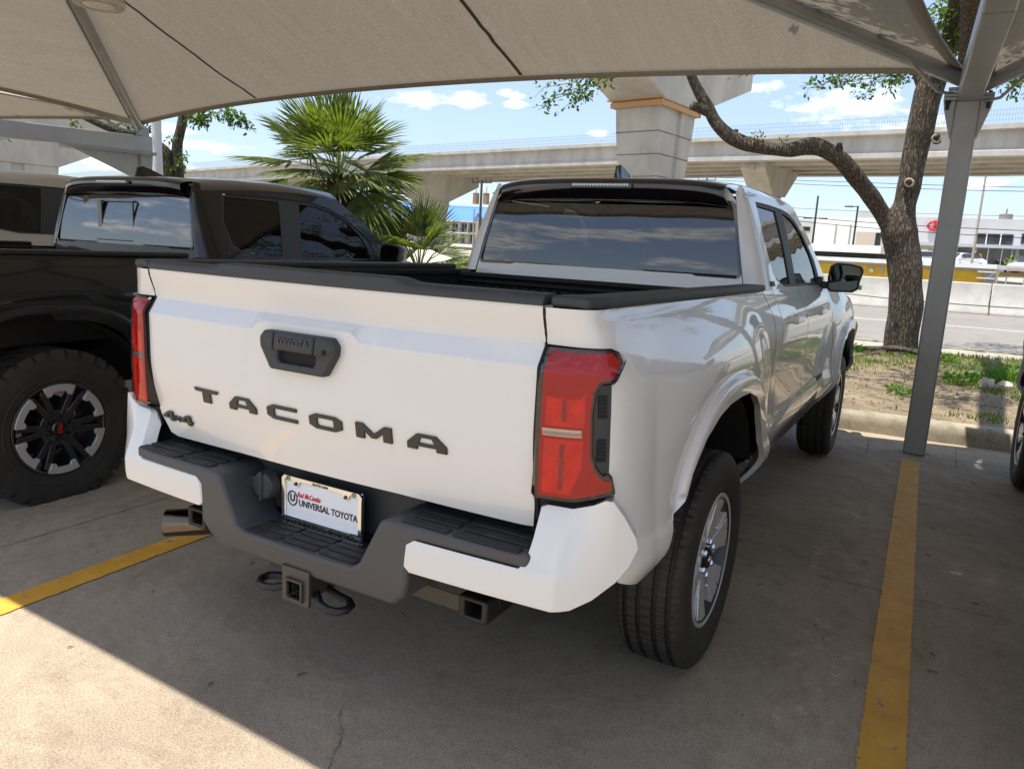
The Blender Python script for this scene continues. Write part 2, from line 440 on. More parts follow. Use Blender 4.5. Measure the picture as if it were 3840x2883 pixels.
M_STEEL = mat('frame_steel', (.020, .018, .016), .5, metal=.3, var=.3, vscale=12)
M_ALLOY = mat('silver_alloy', (.62, .63, .65), .35, metal=.45, coat=.4)
M_MACH = mat('machined_alloy', (.55, .545, .54), .38, metal=.5)
M_BALLOY = mat('black_alloy', (.015, .016, .018), .28, coat=.7)
M_TYRE = mat('tyre_rubber', (.026, .0235, .0205), .68, bump=.1, bscale=200, var=.25, vscale=10)
M_PLATE = mat('plate_white', (.78, .79, .82), .4)
M_REDINK = mat('red_ink', (.55, .01, .015), .4)
M_INK = mat('black_ink', (.015, .013, .01), .35)
M_SEAT = mat('seat_cloth', (.03, .03, .032), .8)
M_SCREEN = mat('mirror_glass', (.07, .075, .07), .02, metal=1)
M_AMBER = mat('turn_lens', (.5, .5, .5), .15, coat=.5)
G_REAR = glass_mat('tinted_rear_glass', (.72, .95, .95), .36, gloss_ior=2.1)
G_REAR2 = glass_mat('dark_rear_glass', (.5, .75, .7), .12, gloss_ior=2.7)
G_FRONT = glass_mat('clear_green_glass', (.82, 1., .95), .62)
G_DARK = glass_mat('dark_privacy_glass', (.5, .75, .7), .16)

def tyre_profile(W_, Rr, rim):
    h = W_/2
    return [(rim, -h*.80), (rim+.012, -h*.90), (rim+(Rr-rim)*.45, -h*1.0), (rim+(Rr-rim)*.72, -h*.985), (Rr-.020, -h*.90), (Rr-.006, -h*.80)]
def make_tyre(kind, W_=.245, Rr=.387, rim=.222):
    """tyre about the x axis, outer face towards +x; returns a mesh builder"""
    mb = MB(); h = W_/2
    left = tyre_profile(W_, Rr, rim)
    if kind == 'road':
        tread = []
        gx = [-.62, -.24, .20, .58]
        xs = []
        for g in gx: xs += [(g-.080, 0), (g-.062, -.014), (g+.062, -.014), (g+.080, 0)]
        prof = left+[(Rr-.001+dz*1.0-.006*x*x, x*h) for x, dz in xs]+[(r, -x) for r, x in reversed(left)]
        seg = 288
        n = len(prof); P = []
        for k in range(seg):
            a = 2*math.pi*k/seg
            for j, (r, x) in enumerate(prof):
                rr = r; aa = a
                xi = x/h
                if abs(xi) < .83 and r > Rr-.02:
                    if abs(xi) > .66: rr -= .005 if k % 3 == 0 else 0          # shoulder sipes
                    elif r > Rr-.008: rr -= .006 if (k+int(xi*7)) % 4 == 0 else 0
                elif abs(xi) >= .83 and rr > Rr-.03: rr -= .002 if k % 3 == 0 else 0
                P.append((x, rr*math.sin(aa), rr*math.cos(aa)))
        fs = []
        for k in range(seg):
            for j in range(n-1):
                a = k*n+j; b = ((k+1) % seg)*n+j; fs.append((a, b, b+1, a+1))
        mb.add(P, fs)
    else:
        base = Rr-.009
        seg = 240; prof = [(r if r < base else base-.002, x) for r, x in left]
        side_n = len(prof)
        prof = prof+[(base, -.5*h), (base+.002, 0), (base, .5*h)]+[(r, -x) for r, x in reversed(prof)]
        mb.lathe([(r, x) for r, x in prof], 120, 'X')
        N = 30
        rg = random.Random(3)
        def block(a0, a1, x0, x1, r0, r1, skew):
            vs = []
            for a, x in ((a0, x0), (a1, x0), (a1+skew, x1), (a0+skew, x1)):
                for r in (r0, r1): vs.append((x, r*math.sin(a), r*math.cos(a)))
            mb.add(vs, [(0, 2, 4, 6), (7, 5, 3, 1), (0, 1, 3, 2), (2, 3, 5, 4), (4, 5, 7, 6), (6, 7, 1, 0)])
        for k in range(N):
            a = 2*math.pi*k/N; da = 2*math.pi/N
            for s in (-1, 1):
                o = da*.5 if s > 0 else 0
                big = k % 2
                block(a+o, a+o+da*(.80 if big else .66), s*h*.60, s*h*.93, base-.02, Rr, .02)
                # lugs running down the sidewall
                a0, a1 = a+o, a+o+da*(.80 if big else .66); lo = Rr-(.058 if big else .042)
                vs = []
                for aa in (a0+.02, a1+.02):
                    vs += [(s*h*.93, Rr*math.sin(aa), Rr*math.cos(aa)), (s*h*1.012, lo*math.sin(aa), lo*math.cos(aa)), (s*h*.94, lo*math.sin(aa), lo*math.cos(aa)), (s*h*.80, (Rr-.02)*math.sin(aa), (Rr-.02)*math.cos(aa)), (s*h*1.022, (Rr-.028)*math.sin(aa), (Rr-.028)*math.cos(aa))]
                mb.add(vs, [(0, 4, 1, 2, 3), (8, 7, 6, 9, 5), (0, 5, 9, 4), (4, 9, 6, 1), (1, 6, 7, 2), (2, 7, 8, 3), (3, 8, 5, 0)])
                block(a+o*.5, a+o*.5+da*.55, s*h*.22, s*h*.54, base-.02, Rr, .10*s)
                block(a+o*.5+da*.62, a+o*.5+da*.92, s*h*.24, s*h*.50, base-.02, Rr, -.06*s)
            block(a, a+da*.7, -h*.17, h*.17, base-.02, Rr, .09)
        # raised ring on the sidewall
        mb.lathe([(rim+.045, h*1.0), (rim+.05, h*1.012), (rim+.056, h*1.0)], 96, 'X')
    return mb

def spoke(mb, ang, r0, r1, w0, w1, x0, x1, dep0, dep1, wobble=0):
    ca, sa = math.cos(ang), math.sin(ang)
    vs = []
    for r, w_, x, d_ in ((r0, w0, x0, dep0), (r1, w1, x1, dep1)):
        for s, xx, ww in ((-1, x-d_, w_*1.3), (1, x-d_, w_*1.3), (1, x, w_), (-1, x, w_)):
            ly = s*ww/2
            vs.append((xx, r*sa+ly*ca, r*ca-ly*sa))
    mb.add(vs, [(0, 1, 2, 3), (7, 6, 5, 4), (0, 4, 5, 1), (1, 5, 6, 2), (2, 6, 7, 3), (3, 7, 4, 0)])

PROTO = {}
def make_wheel(parent, kind, loc, m):
    """wheel part: rim mesh with tyre, cap, nuts, disc as sub-parts; outer face towards m*x"""
    W_, Rr, rim = (.225, .368, .222) if kind == 'road' else (.262, .398, .232)
    h = W_/2; face = h-.012
    if kind not in PROTO:
        d = {}
        rm = MB()
        # barrel and lip
        rm.lathe([(rim+.004, h*.80), (rim+.006, h*.87), (rim+.001, h*.905), (rim-.007, h*.895), (rim-.013, h*.85), (rim-.010, h*.78)], 72, 'X')
        bb = MB(); bb.lathe([(rim-.012, h*.88), (rim-.026, h*.5), (rim-.03, -h*.2), (rim-.02, -h*.8), (rim+.004, -h*.86)], 60, 'X'); d['barrel'] = bb.build('rim_barrel', mat('shaded_barrel', (.05, .05, .052), .4, metal=.6), None, smooth=60)  # shade of the recess behind the spokes is put into the barrel colour
        if kind == 'road':
            for k in range(6):
                a = 2*math.pi*k/6+.28
                for s in (-1, 1):
                    spoke(rm, a+s*.115, .050, .205, .046, .040, face-.026, face-.006, .05, .03)
                    spoke(rm, a+s*.23, .135, .209, .020, .050, face-.020, face-.008, .04, .03)
                spoke(rm, a, .050, .125, .080, .034, face-.030, face-.020, .05, .03); spoke(rm, a, .150, .207, .012, .05, face-.034, face-.026, .03, .03)
            rm.lathe([(.0, face-.05), (.085, face-.05), (.080, face-.024), (.062, face-.022), (.05, face-.030), (.0, face-.030)], 36, 'X')
            d['rim'] = rm.build('wheel', M_ALLOY, None, smooth=40, bevel=.0035, seg=2)
        else:
            for k in range(6):
                a = 2*math.pi*k/6+math.pi/6
                for s in (-1, 1):
                    ca = a+s*.20
                    spoke(rm, a+s*.150, .060, .212, .030, .028, face-.022, face-.004, .05, .03)
            rm.lathe([(.0, face-.05), (.098, face-.05), (.092, face-.026), (.066, face-.020), (.05, face-.028), (.0, face-.028)], 36, 'X')
            d['rim'] = rm.build('wheel', M_BALLOY, None, smooth=40, bevel=.003, seg=2)
            mc = MB(); a0, a1 = -.36, .36; pr = []; n = 12; xf = h-.003
            for i in range(n+1):
                a = lerp(a0, a1, i/n); pr.append((xf, .226*math.sin(a), .226*math.cos(a)))
            for i in range(n+1):
                a = lerp(a1-.02, a0+.02, i/n); q = .176 if (i < 3 or i > n-3) else .192
                pr.append((xf, q*math.sin(a), q*math.cos(a)))
            mc.prism([(x-.014, y, z) for x, y, z in pr], (.014, 0, 0))
            d['face'] = mc.build('machined_rim_edge', M_MACH, None, bevel=.0015, seg=1)
        d['tyre'] = make_tyre(kind, W_, Rr, rim).build('tyre', M_TYRE, None, smooth=(42 if kind == 'road' else 30))
        cp = MB(); cp.lathe([(0, face-.012), (.030, face-.012), (.036, face-.018), (.036, face-.03)], 32, 'X')
        d['cap'] = cp.build('hub_cap', M_GLOSS if kind != 'road' else M_DARK, None, smooth=40)
        nt = MB()
        nt.lathe([(0, 0.012), (.008, .012), (.0115, .006), (.0115, -.02)], 6, 'X')
        d['nut'] = nt.build('lug_nut', M_CHROME if kind == 'road' else M_GLOSS, None)
        br = MB(); br.lathe([(0.04, -.03), (.158, -.03), (.158, -.045), (.04, -.045)], 48, 'X'); 
        d['disc'] = br.build('brake_disc', M_STEEL, None, smooth=40)
        ca_ = MB(); ca_.box((-.03, -.13, .03), (.06, .07, .15)); d['cal'] = ca_.build('brake_caliper', M_CHROME if kind != 'road' else M_STEEL, None, bevel=.012)
        for o in d.values(): COL.objects.unlink(o)
        PROTO[kind] = d
    d = PROTO[kind]
    def cp_(k, par):
        o = d[k].copy(); COL.objects.link(o); o.parent = par; return o
    wh = cp_('rim', parent); wh.location = (loc[0]-m*h, loc[1], loc[2]); wh.rotation_euler = (0, 0, 0 if m > 0 else math.pi)
    for k in ('tyre', 'cap', 'disc', 'cal', 'barrel'): cp_(k, wh)
    if 'face' in d:
        for k in range(6): q = cp_('face', wh); q.rotation_euler = (math.pi*k/3, 0, 0)
    rr = .057
    for k in range(6):
        a = 2*math.pi*k/6+.1; n = cp_('nut', wh); n.location = (face-.022, rr*math.sin(a), rr*math.cos(a))
    if kind != 'road':
        text_obj('lettering', 'TRD', .026, M_REDINK, wh, (face-.0115, 0, 0), (0, .0, -1), (0, 1, 0), .0008, bold=.0008)
    else:
        lg = MB(); 
        for (a, b) in ((.018, .012), (.006, .0115), (.012, .006)):
            pts = [(face-.0105, a*math.cos(t), b*math.sin(t)+(.004 if a == .012 else 0)) for t in np.linspace(0, 2*math.pi, 25)]
            lg.tube(pts, .0012, 5, cap=False)
        lg.build('emblem', M_CHROME, wh)
    return wh

LET = {   # block capitals on a unit box (x 0..1, y 0..1), each a polygon and an optional hole
 'T': ([(0, 1), (1, 1), (.93, .76), (.66, .76), (.66, 0), (.34, 0), (.34, .76), (.07, .76)], None),
 'A': ([(0, 0), (0, .42), (.26, 1), (.74, 1), (1, .42), (1, 0), (.74, 0), (.74, .22), (.26, .22), (.26, 0)], [(.30, .44), (.70, .44), (.64, .78), (.36, .78)]),
 'C': ([(1, 1), (.20, 1), (0, .78), (0, .22), (.20, 0), (1, 0), (1, .24), (.28, .24), (.25, .28), (.25, .72), (.28, .76), (1, .76)], None),
 'O': ([(.20, 1), (.80, 1), (1, .78), (1, .22), (.80, 0), (.20, 0), (0, .22), (0, .78)], [(.28, .76), (.72, .76), (.75, .70), (.75, .30), (.72, .24), (.28, .24), (.25, .30), (.25, .70)]),
 'M': ([(0, 0), (0, 1), (.20, 1), (.5, .42), (.80, 1), (1, 1), (1, 0), (.76, 0), (.76, .52), (.57, .12), (.43, .12), (.24, .52), (.24, 0)], None),
 '4': ([(.62, 0), (.62, .22), (0, .22), (0, .46), (.52, 1), (.88, 1), (.88, .46), (1, .46), (1, .22), (.88, .22), (.88, 0)], [(.34, .46), (.62, .46), (.62, .76)]),
}
def letters(mb, word, x0, pitch, wd, ht, z, fn, depth):
    for i, ch in enumerate(word):
        if ch not in LET: continue
        out, hole = LET[ch]; xx = x0+i*pitch
        def to3(a, b, xx=xx): return Vector(fn(xx+a*wd, z+b*ht))+Vector((0, -depth, 0))
        mb.prism2(densify(out, .2), densify(hole, .2) if hole else None, to3, (0, depth+.003, 0))

def make_truck(label, paint, wheel='road', sliding=False, name='pickup_truck', cat='pickup truck', detail=True, rails=None, glass=None):
    T = empty(name, (0, 0, 0), 0, label, cat)
    rails = rails or M_TRIM
    for m in (1, -1):
        fl = m < 0
        sfn = lambda u, v, m=m: (m*side(u, v)[0], *side(u, v)[1:])
        ufn = lambda u, v, m=m: (m*upper(u, v)[0], *upper(u, v)[1:])
        rim = (-m*.022, 0, 0)
        # ---- bed side, wrapping round to the tailgate
        arch = [(.49, .47), (.475, .60), (.425, .735), (.34, .845), (.24, .900), (.12, .930), (0, .936), (-.14, .934), (-.26, .916), (-.38, .872), (-.48, .795), (-.555, .70), (-.60, .605)]
        out = [(-1.058, 1.236), (-1.058, 1.152), (-.832, 1.152), (-.798, 1.142), (-.787, 1.120), (-.834, 1.074), (-.850, 1.070), (-.852, .98), (-.852, .873), (-.831, .832), (-.829, .815), (-.835, .76), (-.83, .69), (-.82, .615), (-.805, .597), (-.71, .563), (-.665, .566)]
        out = out+list(reversed(arch))+[(.882, .47), (.882, .90), (.882, 1.236)]
        bs = panel('bed_side', paint, T, out, sfn, .022, flip=fl, rim=rim, lines=FLARE_LINES[:8])
        ft = MB(); k = 14
        # ---- tail light
        lo = [(-1.050, 1.147), (-.96, 1.149), (-.832, 1.149), (-.804, 1.138), (-.793, 1.12), (-.838, 1.077), (-.886, 1.073), (-.906, 1.051), (-.914, 1.01), (-.909, .91), (-.896, .881), (-.874, .863), (-.85, .867), (-.836, .833), (-.834, .82), (-.955, .799), (-.993, .797), (-1.058, .794), (-1.06, .964), (-1.06, 1.06)]
        tl = panel('tail_light', M_SMOKE, T, lo, sfn, .02, rim=(-m*.03, .03, 0), off=.004, flip=fl)
        so_ = .0065
        panel('lens', M_RED2, tl, [(-1.046, 1.138), (-.842, 1.141), (-.808, 1.120), (-.848, 1.084), (-.894, 1.080), (-.915, 1.055), (-.922, 1.01), (-.917, .905), (-.902, .873), (-.876, .853), (-.850, .850), (-.845, .828), (-.955, .807), (-1.050, .804), (-1.051, .97), (-1.050, 1.08)], sfn, .02, flip=fl, off=so_)
        so_ *= 1.25
        panel('lens', M_RED_LIT, tl, [(-1.040, 1.040), (-.990, 1.036), (-.952, 1.040), (-.937, 1.055), (-.938, .974), (-1.040, .972)], sfn, .02, flip=fl, off=so_)
        panel('lens', M_RED_LIT, tl, [(-1.040, .942), (-.938, .944), (-.940, .88), (-.968, .815), (-1.041, .813)], sfn, .02, flip=fl, off=so_)
        for zz in ((.985, 1.034), (.825, .932)): panel('light_guide', mat('light_guide', (.42, .012, .008), .4, var=.5, vscale=220), tl, [(-1.000, zz[0]), (-.988, zz[0]), (-.988, zz[1]), (-1.000, zz[1])], sfn, .02, flip=fl, off=so_*1.2)
        so_ *= 1.1
        panel('reversing_lamp', M_LAMP, tl, [(-1.046, .966), (-.945, .968), (-.943, .951), (-1.044, .949)], sfn, .02, flip=fl, off=so_, rim=(0, .01, 0))
        vt = [(-.850, 1.072), (-.884, 1.071), (-.904, 1.049), (-.911, 1.01), (-.907, .91), (-.894, .883), (-.874, .866), (-.856, .874), (-.856, .984)]
        for q in range(3): panel('lamp_rib', M_GALVR, tl, [(-1.043, .952+q*.0028), (-.945, .954+q*.0028), (-.945, .9551+q*.0028), (-1.043, .9531+q*.0028)], sfn, .03, flip=fl, off=so_*1.1)
        panel('cover', G_LAMP, tl, [(-1.049, 1.145), (-.96, 1.147), (-.834, 1.147), (-.806, 1.137), (-.796, 1.12), (-.840, 1.079), (-.888, 1.075), (-.909, 1.053), (-.917, 1.01), (-.912, .909), (-.899, .879), (-.876, .861), (-.85, .865), (-.839, .833), (-.837, .822), (-.955, .801), (-1.056, .797), (-1.058, .964), (-1.058, 1.06)], sfn, .02, flip=fl, off=.0125, rim=(-m*.006, .006, 0))
        panel('lamp_gap', M_DARK, T, [(-1.055, .62), (-.80, .62), (-.80, .83), (-1.055, .83)], sfn, .03, flip=fl, off=-.022)
        ve = panel('vent', M_TRIM, tl, vt, sfn, .02, off=.002, flip=fl, rim=(-m*.02, .02, 0))
        for lo_ in (.90, 1.0):
            mb = MB()
            for zz in np.arange(lo_, lo_+.05, .009):
                p = Vector(sfn(-.896, zz)); q = Vector(sfn(-.866, zz)); n = Vector((m*.45, -.9, 0))
                mb.beam(p+n*.004, q+n*.004, .004, .006)
            mb.build('vent_slats', M_DARK, ve)
        # ---- cab corner, rear door, front door, front wing
        panel('cab_corner', paint, T, [(.892, .47), (1.0, .47), (1.0, .80), (1.02, 1.0), (1.06, 1.15), (1.085, 1.236), (.892, 1.236)], sfn, .03, flip=fl, rim=rim)
        dr = panel('door', paint, T, [(1.008, .525), (1.752, .525), (1.752, 1.236), (1.092, 1.236), (1.067, 1.15), (1.027, 1.0), (1.008, .80)], sfn, .03, flip=fl, rim=rim)
        df = panel('door', paint, T, [(1.760, .525), (2.62, .525), (2.70, .62), (2.70, 1.222), (1.760, 1.236)], sfn, .03, flip=fl, rim=rim)
        panel('sill', paint, T, [(1.004, .455), (2.66, .455), (2.64, .515), (1.004, .515)], sfn, .03, flip=fl, rim=(-m*.05, 0, 0))
        a2 = [(WB+.49, .50), (WB+.475, .60), (WB+.42, .75), (WB+.33, .86), (WB+.2, .915), (WB, .930), (WB-.2, .915), (WB-.33, .86), (WB-.42, .75), (WB-.50, .60), (WB-.54, .49)]
        panel('front_wing', paint, T, [(2.708, .47)]+list(reversed(a2))+[(4.10, .62), (4.16, .80), (4.13, .98), (3.95, 1.06), (3.6, 1.135), (3.2, 1.19), (2.85, 1.218), (2.708, 1.22)], sfn, .03, flip=fl, rim=rim, lines=FLARE_LINES[8:])
        for d_, yh in ((dr, 1.235), (df, 2.035)):
            hb = MB(); X0 = side_x(yh+.09, 1.10)
            hb.box((m*(X0+.028), yh+.10, 1.103), (.022, .205, .040)); hb.box((m*(X0+.012), yh+.018, 1.103), (.04, .03, .036)); hb.box((m*(X0+.012), yh+.185, 1.103), (.04, .03, .036))
            hb.build('handle', paint, d_, bevel=.009, seg=3)
            ho = [(yh+.10+.115*math.cos(t), 1.10+.052*math.sin(t)) for t in np.linspace(0, 2*math.pi, 24, endpoint=False)]
        # ---- greenhouse
        cz = [(CU-.199, 1.236), (CU-.199, 1.40), (CU-.199, 1.55), (CU-.199, 1.66), (CU-.12, 1.690), (1.075, 1.676), (1.080, 1.60), (1.085, 1.43), (1.094, 1.32), (1.094, 1.236)]
        panel('rear_pillar', paint, T, cz, ufn, .03, flip=fl, rim=(0, .03, 0))
        tp = [(y, top_z(y)+.001) for y in np.linspace(2.30, 1.083, 12)]
        fo = [(1.100, 1.236), (1.100, 1.32), (1.091, 1.43), (1.086, 1.60), (1.082, top_z(1.083))]
        outl = [(1.100, 1.236), (2.98, 1.222), (2.80, 1.36), (2.60, 1.525), (2.45, 1.618), (2.36, top_z(2.36))]+tp+[(1.086, 1.60), (1.091, 1.43), (1.100, 1.32)]
        dlo = [(1.250, 1.632), (1.198, 1.462), (1.222, 1.312), (1.275, 1.278), (1.353, 1.262), (1.462, 1.243), (2.62, 1.234), (2.66, 1.28), (2.62, 1.38), (2.547, 1.432), (2.415, 1.536), (2.25, 1.605), (2.105, 1.634), (1.92, 1.642), (1.6, 1.641)]
        gf = panel('pillar', paint, T, outl, ufn, .035, holes=[dlo], flip=fl, rim=(-m*.02, 0, 0))
        g1 = [(1.268, 1.618), (1.216, 1.462), (1.240, 1.322), (1.290, 1.292), (1.37, 1.273), (1.47, 1.256), (1.645, 1.255), (1.742, 1.622)]
        g2 = [(1.815, 1.254), (1.935, 1.622), (2.1, 1.614), (2.24, 1.588), (2.40, 1.52), (2.515, 1.425), (2.57, 1.34), (2.58, 1.254)]
        grow = 1.004
        panel('window_frame', M_TRIM, T, dlo, ufn, .03, holes=[g1, g2], off=-.006, flip=fl, rim=(-m*.012, 0, 0))
        for g, d_ in ((g1, dr), (g2, df)):
            panel('window', glass or (G_FRONT if wheel == 'road' else G_DARK), d_, g, ufn, .06, off=-.012, flip=fl)
        # ---- mirror
        mh = MB(); mc_ = (m*.945, 2.64, 1.285)
        pts = [(.085, -.02), (.10, .05), (.085, .075), (.02, .088), (-.055, .090), (-.09, .070), (-.098, .0), (-.094, -.07), (-.075, -.088), (.05, -.085), (.083, -.062)]
        rings = []
        for sy, sc_ in ((0, 1.0), (.05, .98), (.10, .86), (.135, .6), (.145, .3)):
            rings.append([(mc_[0]+m*px*sc_, mc_[1]+sy, mc_[2]+pz*sc_) for px, pz in pts])
        n = len(pts); fs = []
        for i in range(len(rings)-1):
            for j in range(n): fs.append((i*n+j, i*n+(j+1) % n, (i+1)*n+(j+1) % n, (i+1)*n+j))
        mh.add([p for r in rings for p in r], fs+[tuple(range(n)), tuple(range((len(rings)-1)*n, len(rings)*n))])
        mi = mh.build('mirror', paint, T, bevel=.006, seg=2)
        mb = MB(); mb.prism([(mc_[0]+m*px*1.01, mc_[1]-.012, mc_[2]+pz*1.01) for px, pz in pts], (0, .035, 0)); mb.box((m*.83, 2.67, 1.235), (.12, .05, .045)); mb.box((m*.80, 2.65, 1.25), (.03, .12, .07))
        mb.build('mirror_bezel', M_TRIM, mi, bevel=.008)
        mb = MB(); mb.prism([(mc_[0]+m*px*.88, mc_[1]-.0135, mc_[2]+pz*.86) for px, pz in pts], (0, .004, 0)); mb.build('mirror_glass', M_SCREEN, mi)
        mb = MB(); mb.box((m*1.035, 2.70, 1.232), (.016, .08, .028)); mb.build('turn_signal', M_AMBER, mi, bevel=.006)
        # ---- wheels and arch liners
        for yw in (0, WB):
            make_wheel(T, wheel, (m*(.938 if wheel == 'road' else .950), yw, .372 if wheel == 'road' else .392), m)
            lb = MB(); us = np.linspace(.36, math.pi-.36, 22)
            lb.grid(lambda a, x, yw=yw: (x, yw-.02+.60*math.cos(a)*(1 if yw else 1), .40+.545*math.sin(a)), us, [m*.52, m*.72, m*.905])
            lb.build('wheel_arch_liner', M_DARK, T, smooth=60)
        # bed rail cap
        rb = MB()
        rl = [(m*.712, -.905), (m*.800, -.890), (m*.826, -.80), (m*.828, .87), (m*.735, .87), (m*.735, -.80), (m*.712, -.83)]
        rb.prism([(x, y, 1.237) for x, y in rl], (0, 0, .027))
        rb.build('rail_cap', rails, T, bevel=.010, seg=3)
    # ---- roof, windscreen, cab back
    panel('roof', paint, T, [(-1, 1.06), (1, 1.06), (1, 2.36), (.6, 2.42), (0, 2.44), (-.6, 2.42), (-1, 2.36)], roof, .05)
    ap = [(2.36, top_z(2.36)), (2.45, 1.618), (2.60, 1.525), (2.80, 1.36), (2.98, 1.222)]
    def ws(s, v):
        k = v*(len(ap)-1); i = min(int(k), len(ap)-2); t = k-i; y = lerp(ap[i][0], ap[i+1][0], t); z = lerp(ap[i][1], ap[i+1][1], t)
        X = up_x(y, max(z, 1.23))
        return (s*X*.985, y+(.10+.06*v)*(1-s*s), z+.07*(1-v)*(1-s**6)*(1-s*s*.2))
    MB().grid(ws, np.linspace(-1, 1, 21), np.linspace(0, 1, 15)).build('windscreen', G_FRONT, T, smooth=180)
    hole = [(-.700, 1.286), (.700, 1.286), (.694, 1.40), (.634, 1.60), (-.634, 1.60), (-.694, 1.40)]
    hole = [(-.683, 1.300), (-.670, 1.286), (.670, 1.286), (.684, 1.300), (.620, 1.595), (.605, 1.612), (-.605, 1.612), (-.620, 1.595)]
    back = panel('cab_back', paint, T, [(-.708, 1.205), (.708, 1.205), (.689, 1.30), (.619, 1.62), (.560, 1.69), (-.560, 1.69), (-.619, 1.62), (-.689, 1.30)], cabback, .05, holes=[hole], rim=(0, .02, 0))
    rw = panel('rear_window', glass or (G_REAR if wheel == 'road' else G_REAR2), T, hole, cabback, .06, off=-.004)
    if True:
        mb = MB(); n = len(hole)
        for i in range(n):
            a = Vector(cabback(*hole[i])); b = Vector(cabback(*hole[(i+1) % n])); mb.beam(a+Vector((0, -.001, 0)), b+Vector((0, -.001, 0)), .014, .010, up=(0, 1, 0))
        mb.build('window_seal', M_GLOSS, rw)
    if sliding:
        mb = MB()
        for x0, x1, z0, z1 in ((-.23, -.19, 1.31, 1.56), (.12, .128, 1.31, 1.56), (-.23, .128, 1.555, 1.563), (-.23, .128, 1.305, 1.311)):
            mb.box(((x0+x1)/2, 1.016+.1*((z0+z1)/2-1.285)-.012, (z0+z1)/2), (x1-x0, .01, z1-z0))
        mb.build('sliding_pane_frame', M_GLOSS, rw)
    # spoiler over the rear window
    def sp(s, k):
        x = s*.605; prof = [(1.062, 1.622), (1.030, 1.612), (1.012, 1.622), (.998, 1.662), (.996, 1.690), (1.004, 1.703), (1.05, 1.716), (1.16, 1.7255)]
        y, z = prof[k]; drop = .006*s*s+.020*abs(s)**5
        y2 = y-.018*(1-s*s)+.02*abs(s)**8
        return (x*(1-.05*(k in (3, 4, 5, 6, 7))), y2, z-drop)
    spo = MB().grid(sp, np.linspace(-1, 1, 33), range(8)); spo = spo.build('spoiler', M_GLOSS, T, smooth=50)
    mb = MB(); mb.box((0, .972, 1.672), (.315, .022, .026)); br = mb.build('brake_lamp', mat('dark_lamp', (.09, .085, .085), .15, coat=.6), spo, bevel=.006)
    mb = MB()
    for i in range(20): mb.box((-.138+i*.0145, .960, 1.677), (.010, .004, .009))
    mb.build('lamp_diodes', M_LAMP, br)
    mb = MB()
    for i, (yy, hh, ww) in enumerate(((1.13, .0, .012), (1.15, .066, .010), (1.19, .072, .012), (1.25, .052, .018), (1.32, .022, .022), (1.37, 0, .012))):
        zb = roof_z(yy)-.004; mb.add([(-ww, yy, zb), (-ww*.35, yy, zb+hh), (ww*.35, yy, zb+hh), (ww, yy, zb)], [])
    mb.f += [(4*i+j, 4*i+j+1, 4*i+j+5, 4*i+j+4) for i in range(5) for j in range(3)]+[(0, 1, 2, 3), (20, 21, 22, 23)]
    mb.build('aerial', M_GLOSS, T, smooth=40)
    # ---- tailgate
    go = [(-.697, 1.238), (-.697, 1.147), (-.696, 1.10), (-.695, .80), (-.690, .770), (-.655, .712), (-.62, .704), (-.3, .712), (.3, .712), (.66, .704), (.69, .706), (.695, .76), (.696, 1.10), (.697, 1.147), (.697, 1.238)]
    gl = [[(x, z) for x in np.linspace(-.69, .69, 66)] for z in (1.1445, 1.1495)]+[[(x, gate_shelf(x)+dz) for x in np.linspace(-.69, .69, 90)] for dz in (-.003, .003)]
    tg = panel('tailgate', paint, T, go, gate, .022, rim=(0, .05, 0), lines=gl)
    for s in (-1, 1):
        mb = MB(); mb.tube([(s*.7015, gate(.697, z)[1]+.002, z) for z in np.linspace(.73, 1.236, 40)], .0052, 6); mb.build('tailgate_gap_shade', M_DARK, T)  # dark strip standing in for the shade inside the tailgate gap
    mb = MB(); tz = lambda x: 1.264+.011*(sstep(-.40, -.34, x)-sstep(.29, .35, x))
    def capf(x, k):
        y0 = gate(x, 1.236)[1]; prof = [(-.004, 1.2385), (-.006, 1.2450), (.002, tz(x)-.003), (.010, tz(x)), (.055, tz(x)+.002), (.06, 1.24)]
        return (x, y0+prof[k][0], prof[k][1])
    xs = [-.699]+[x for x in np.linspace(-.68, .68, 60)]+[.699]
    mb.grid(capf, xs, range(6)); mb.f += [tuple(range(6)), tuple(range(61*6, 62*6))]
    mb.build('tailgate_cap', rails, tg, smooth=50)
    if detail:
        # handle: bezel, grip, pocket
        yc = gate(0, 1.05)[1]-.002
        bez = [(-.120, 1.108), (.120, 1.108), (.138, 1.088), (.135, 1.062), (.098, 1.003), (-.098, 1.003), (-.135, 1.062), (-.138, 1.088)]
        pk = [(-.070, 1.058), (.070, 1.058), (.070, 1.036), (.060, 1.024), (-.060, 1.024), (-.070, 1.036)]
        mb = MB(); mb.prism2(bez, pk, lambda x, z: (x, yc-.022, z), (0, .04, 0)); hd = mb.build('handle', M_TRIM, tg, bevel=.006, seg=2)
        mb = MB(); mb.prism([(-.072, yc-.036, 1.060), (.072, yc-.036, 1.060), (.072, yc-.030, 1.106), (-.072, yc-.030, 1.106)], (0, .03, 0)); mb.build('grip', M_TRIM, hd, bevel=.006)
        for s in (-1, 1):
            mb = MB(); mb.prism([(s*.076, yc-.036, 1.058), (s*.128, yc-.024, 1.066), (s*.132, yc-.022, 1.088), (s*.117, yc-.026, 1.104), (s*.076, yc-.030, 1.106)], (0, .03, 0)); mb.build('grip_end', M_TRIM, hd, bevel=.005)
        mb = MB(); mb.box((0, yc-.004, 1.04), (.15, .004, .05)); mb.build('pocket', M_DARK, hd)
        mb = MB(); mb.lathe([(0, -.003), (.004, -.003), (.0065, 0), (.0065, .01)], 16, 'Y', (.106, yc-.032, 1.070)); mb.build('keyhole', M_STEEL, hd)
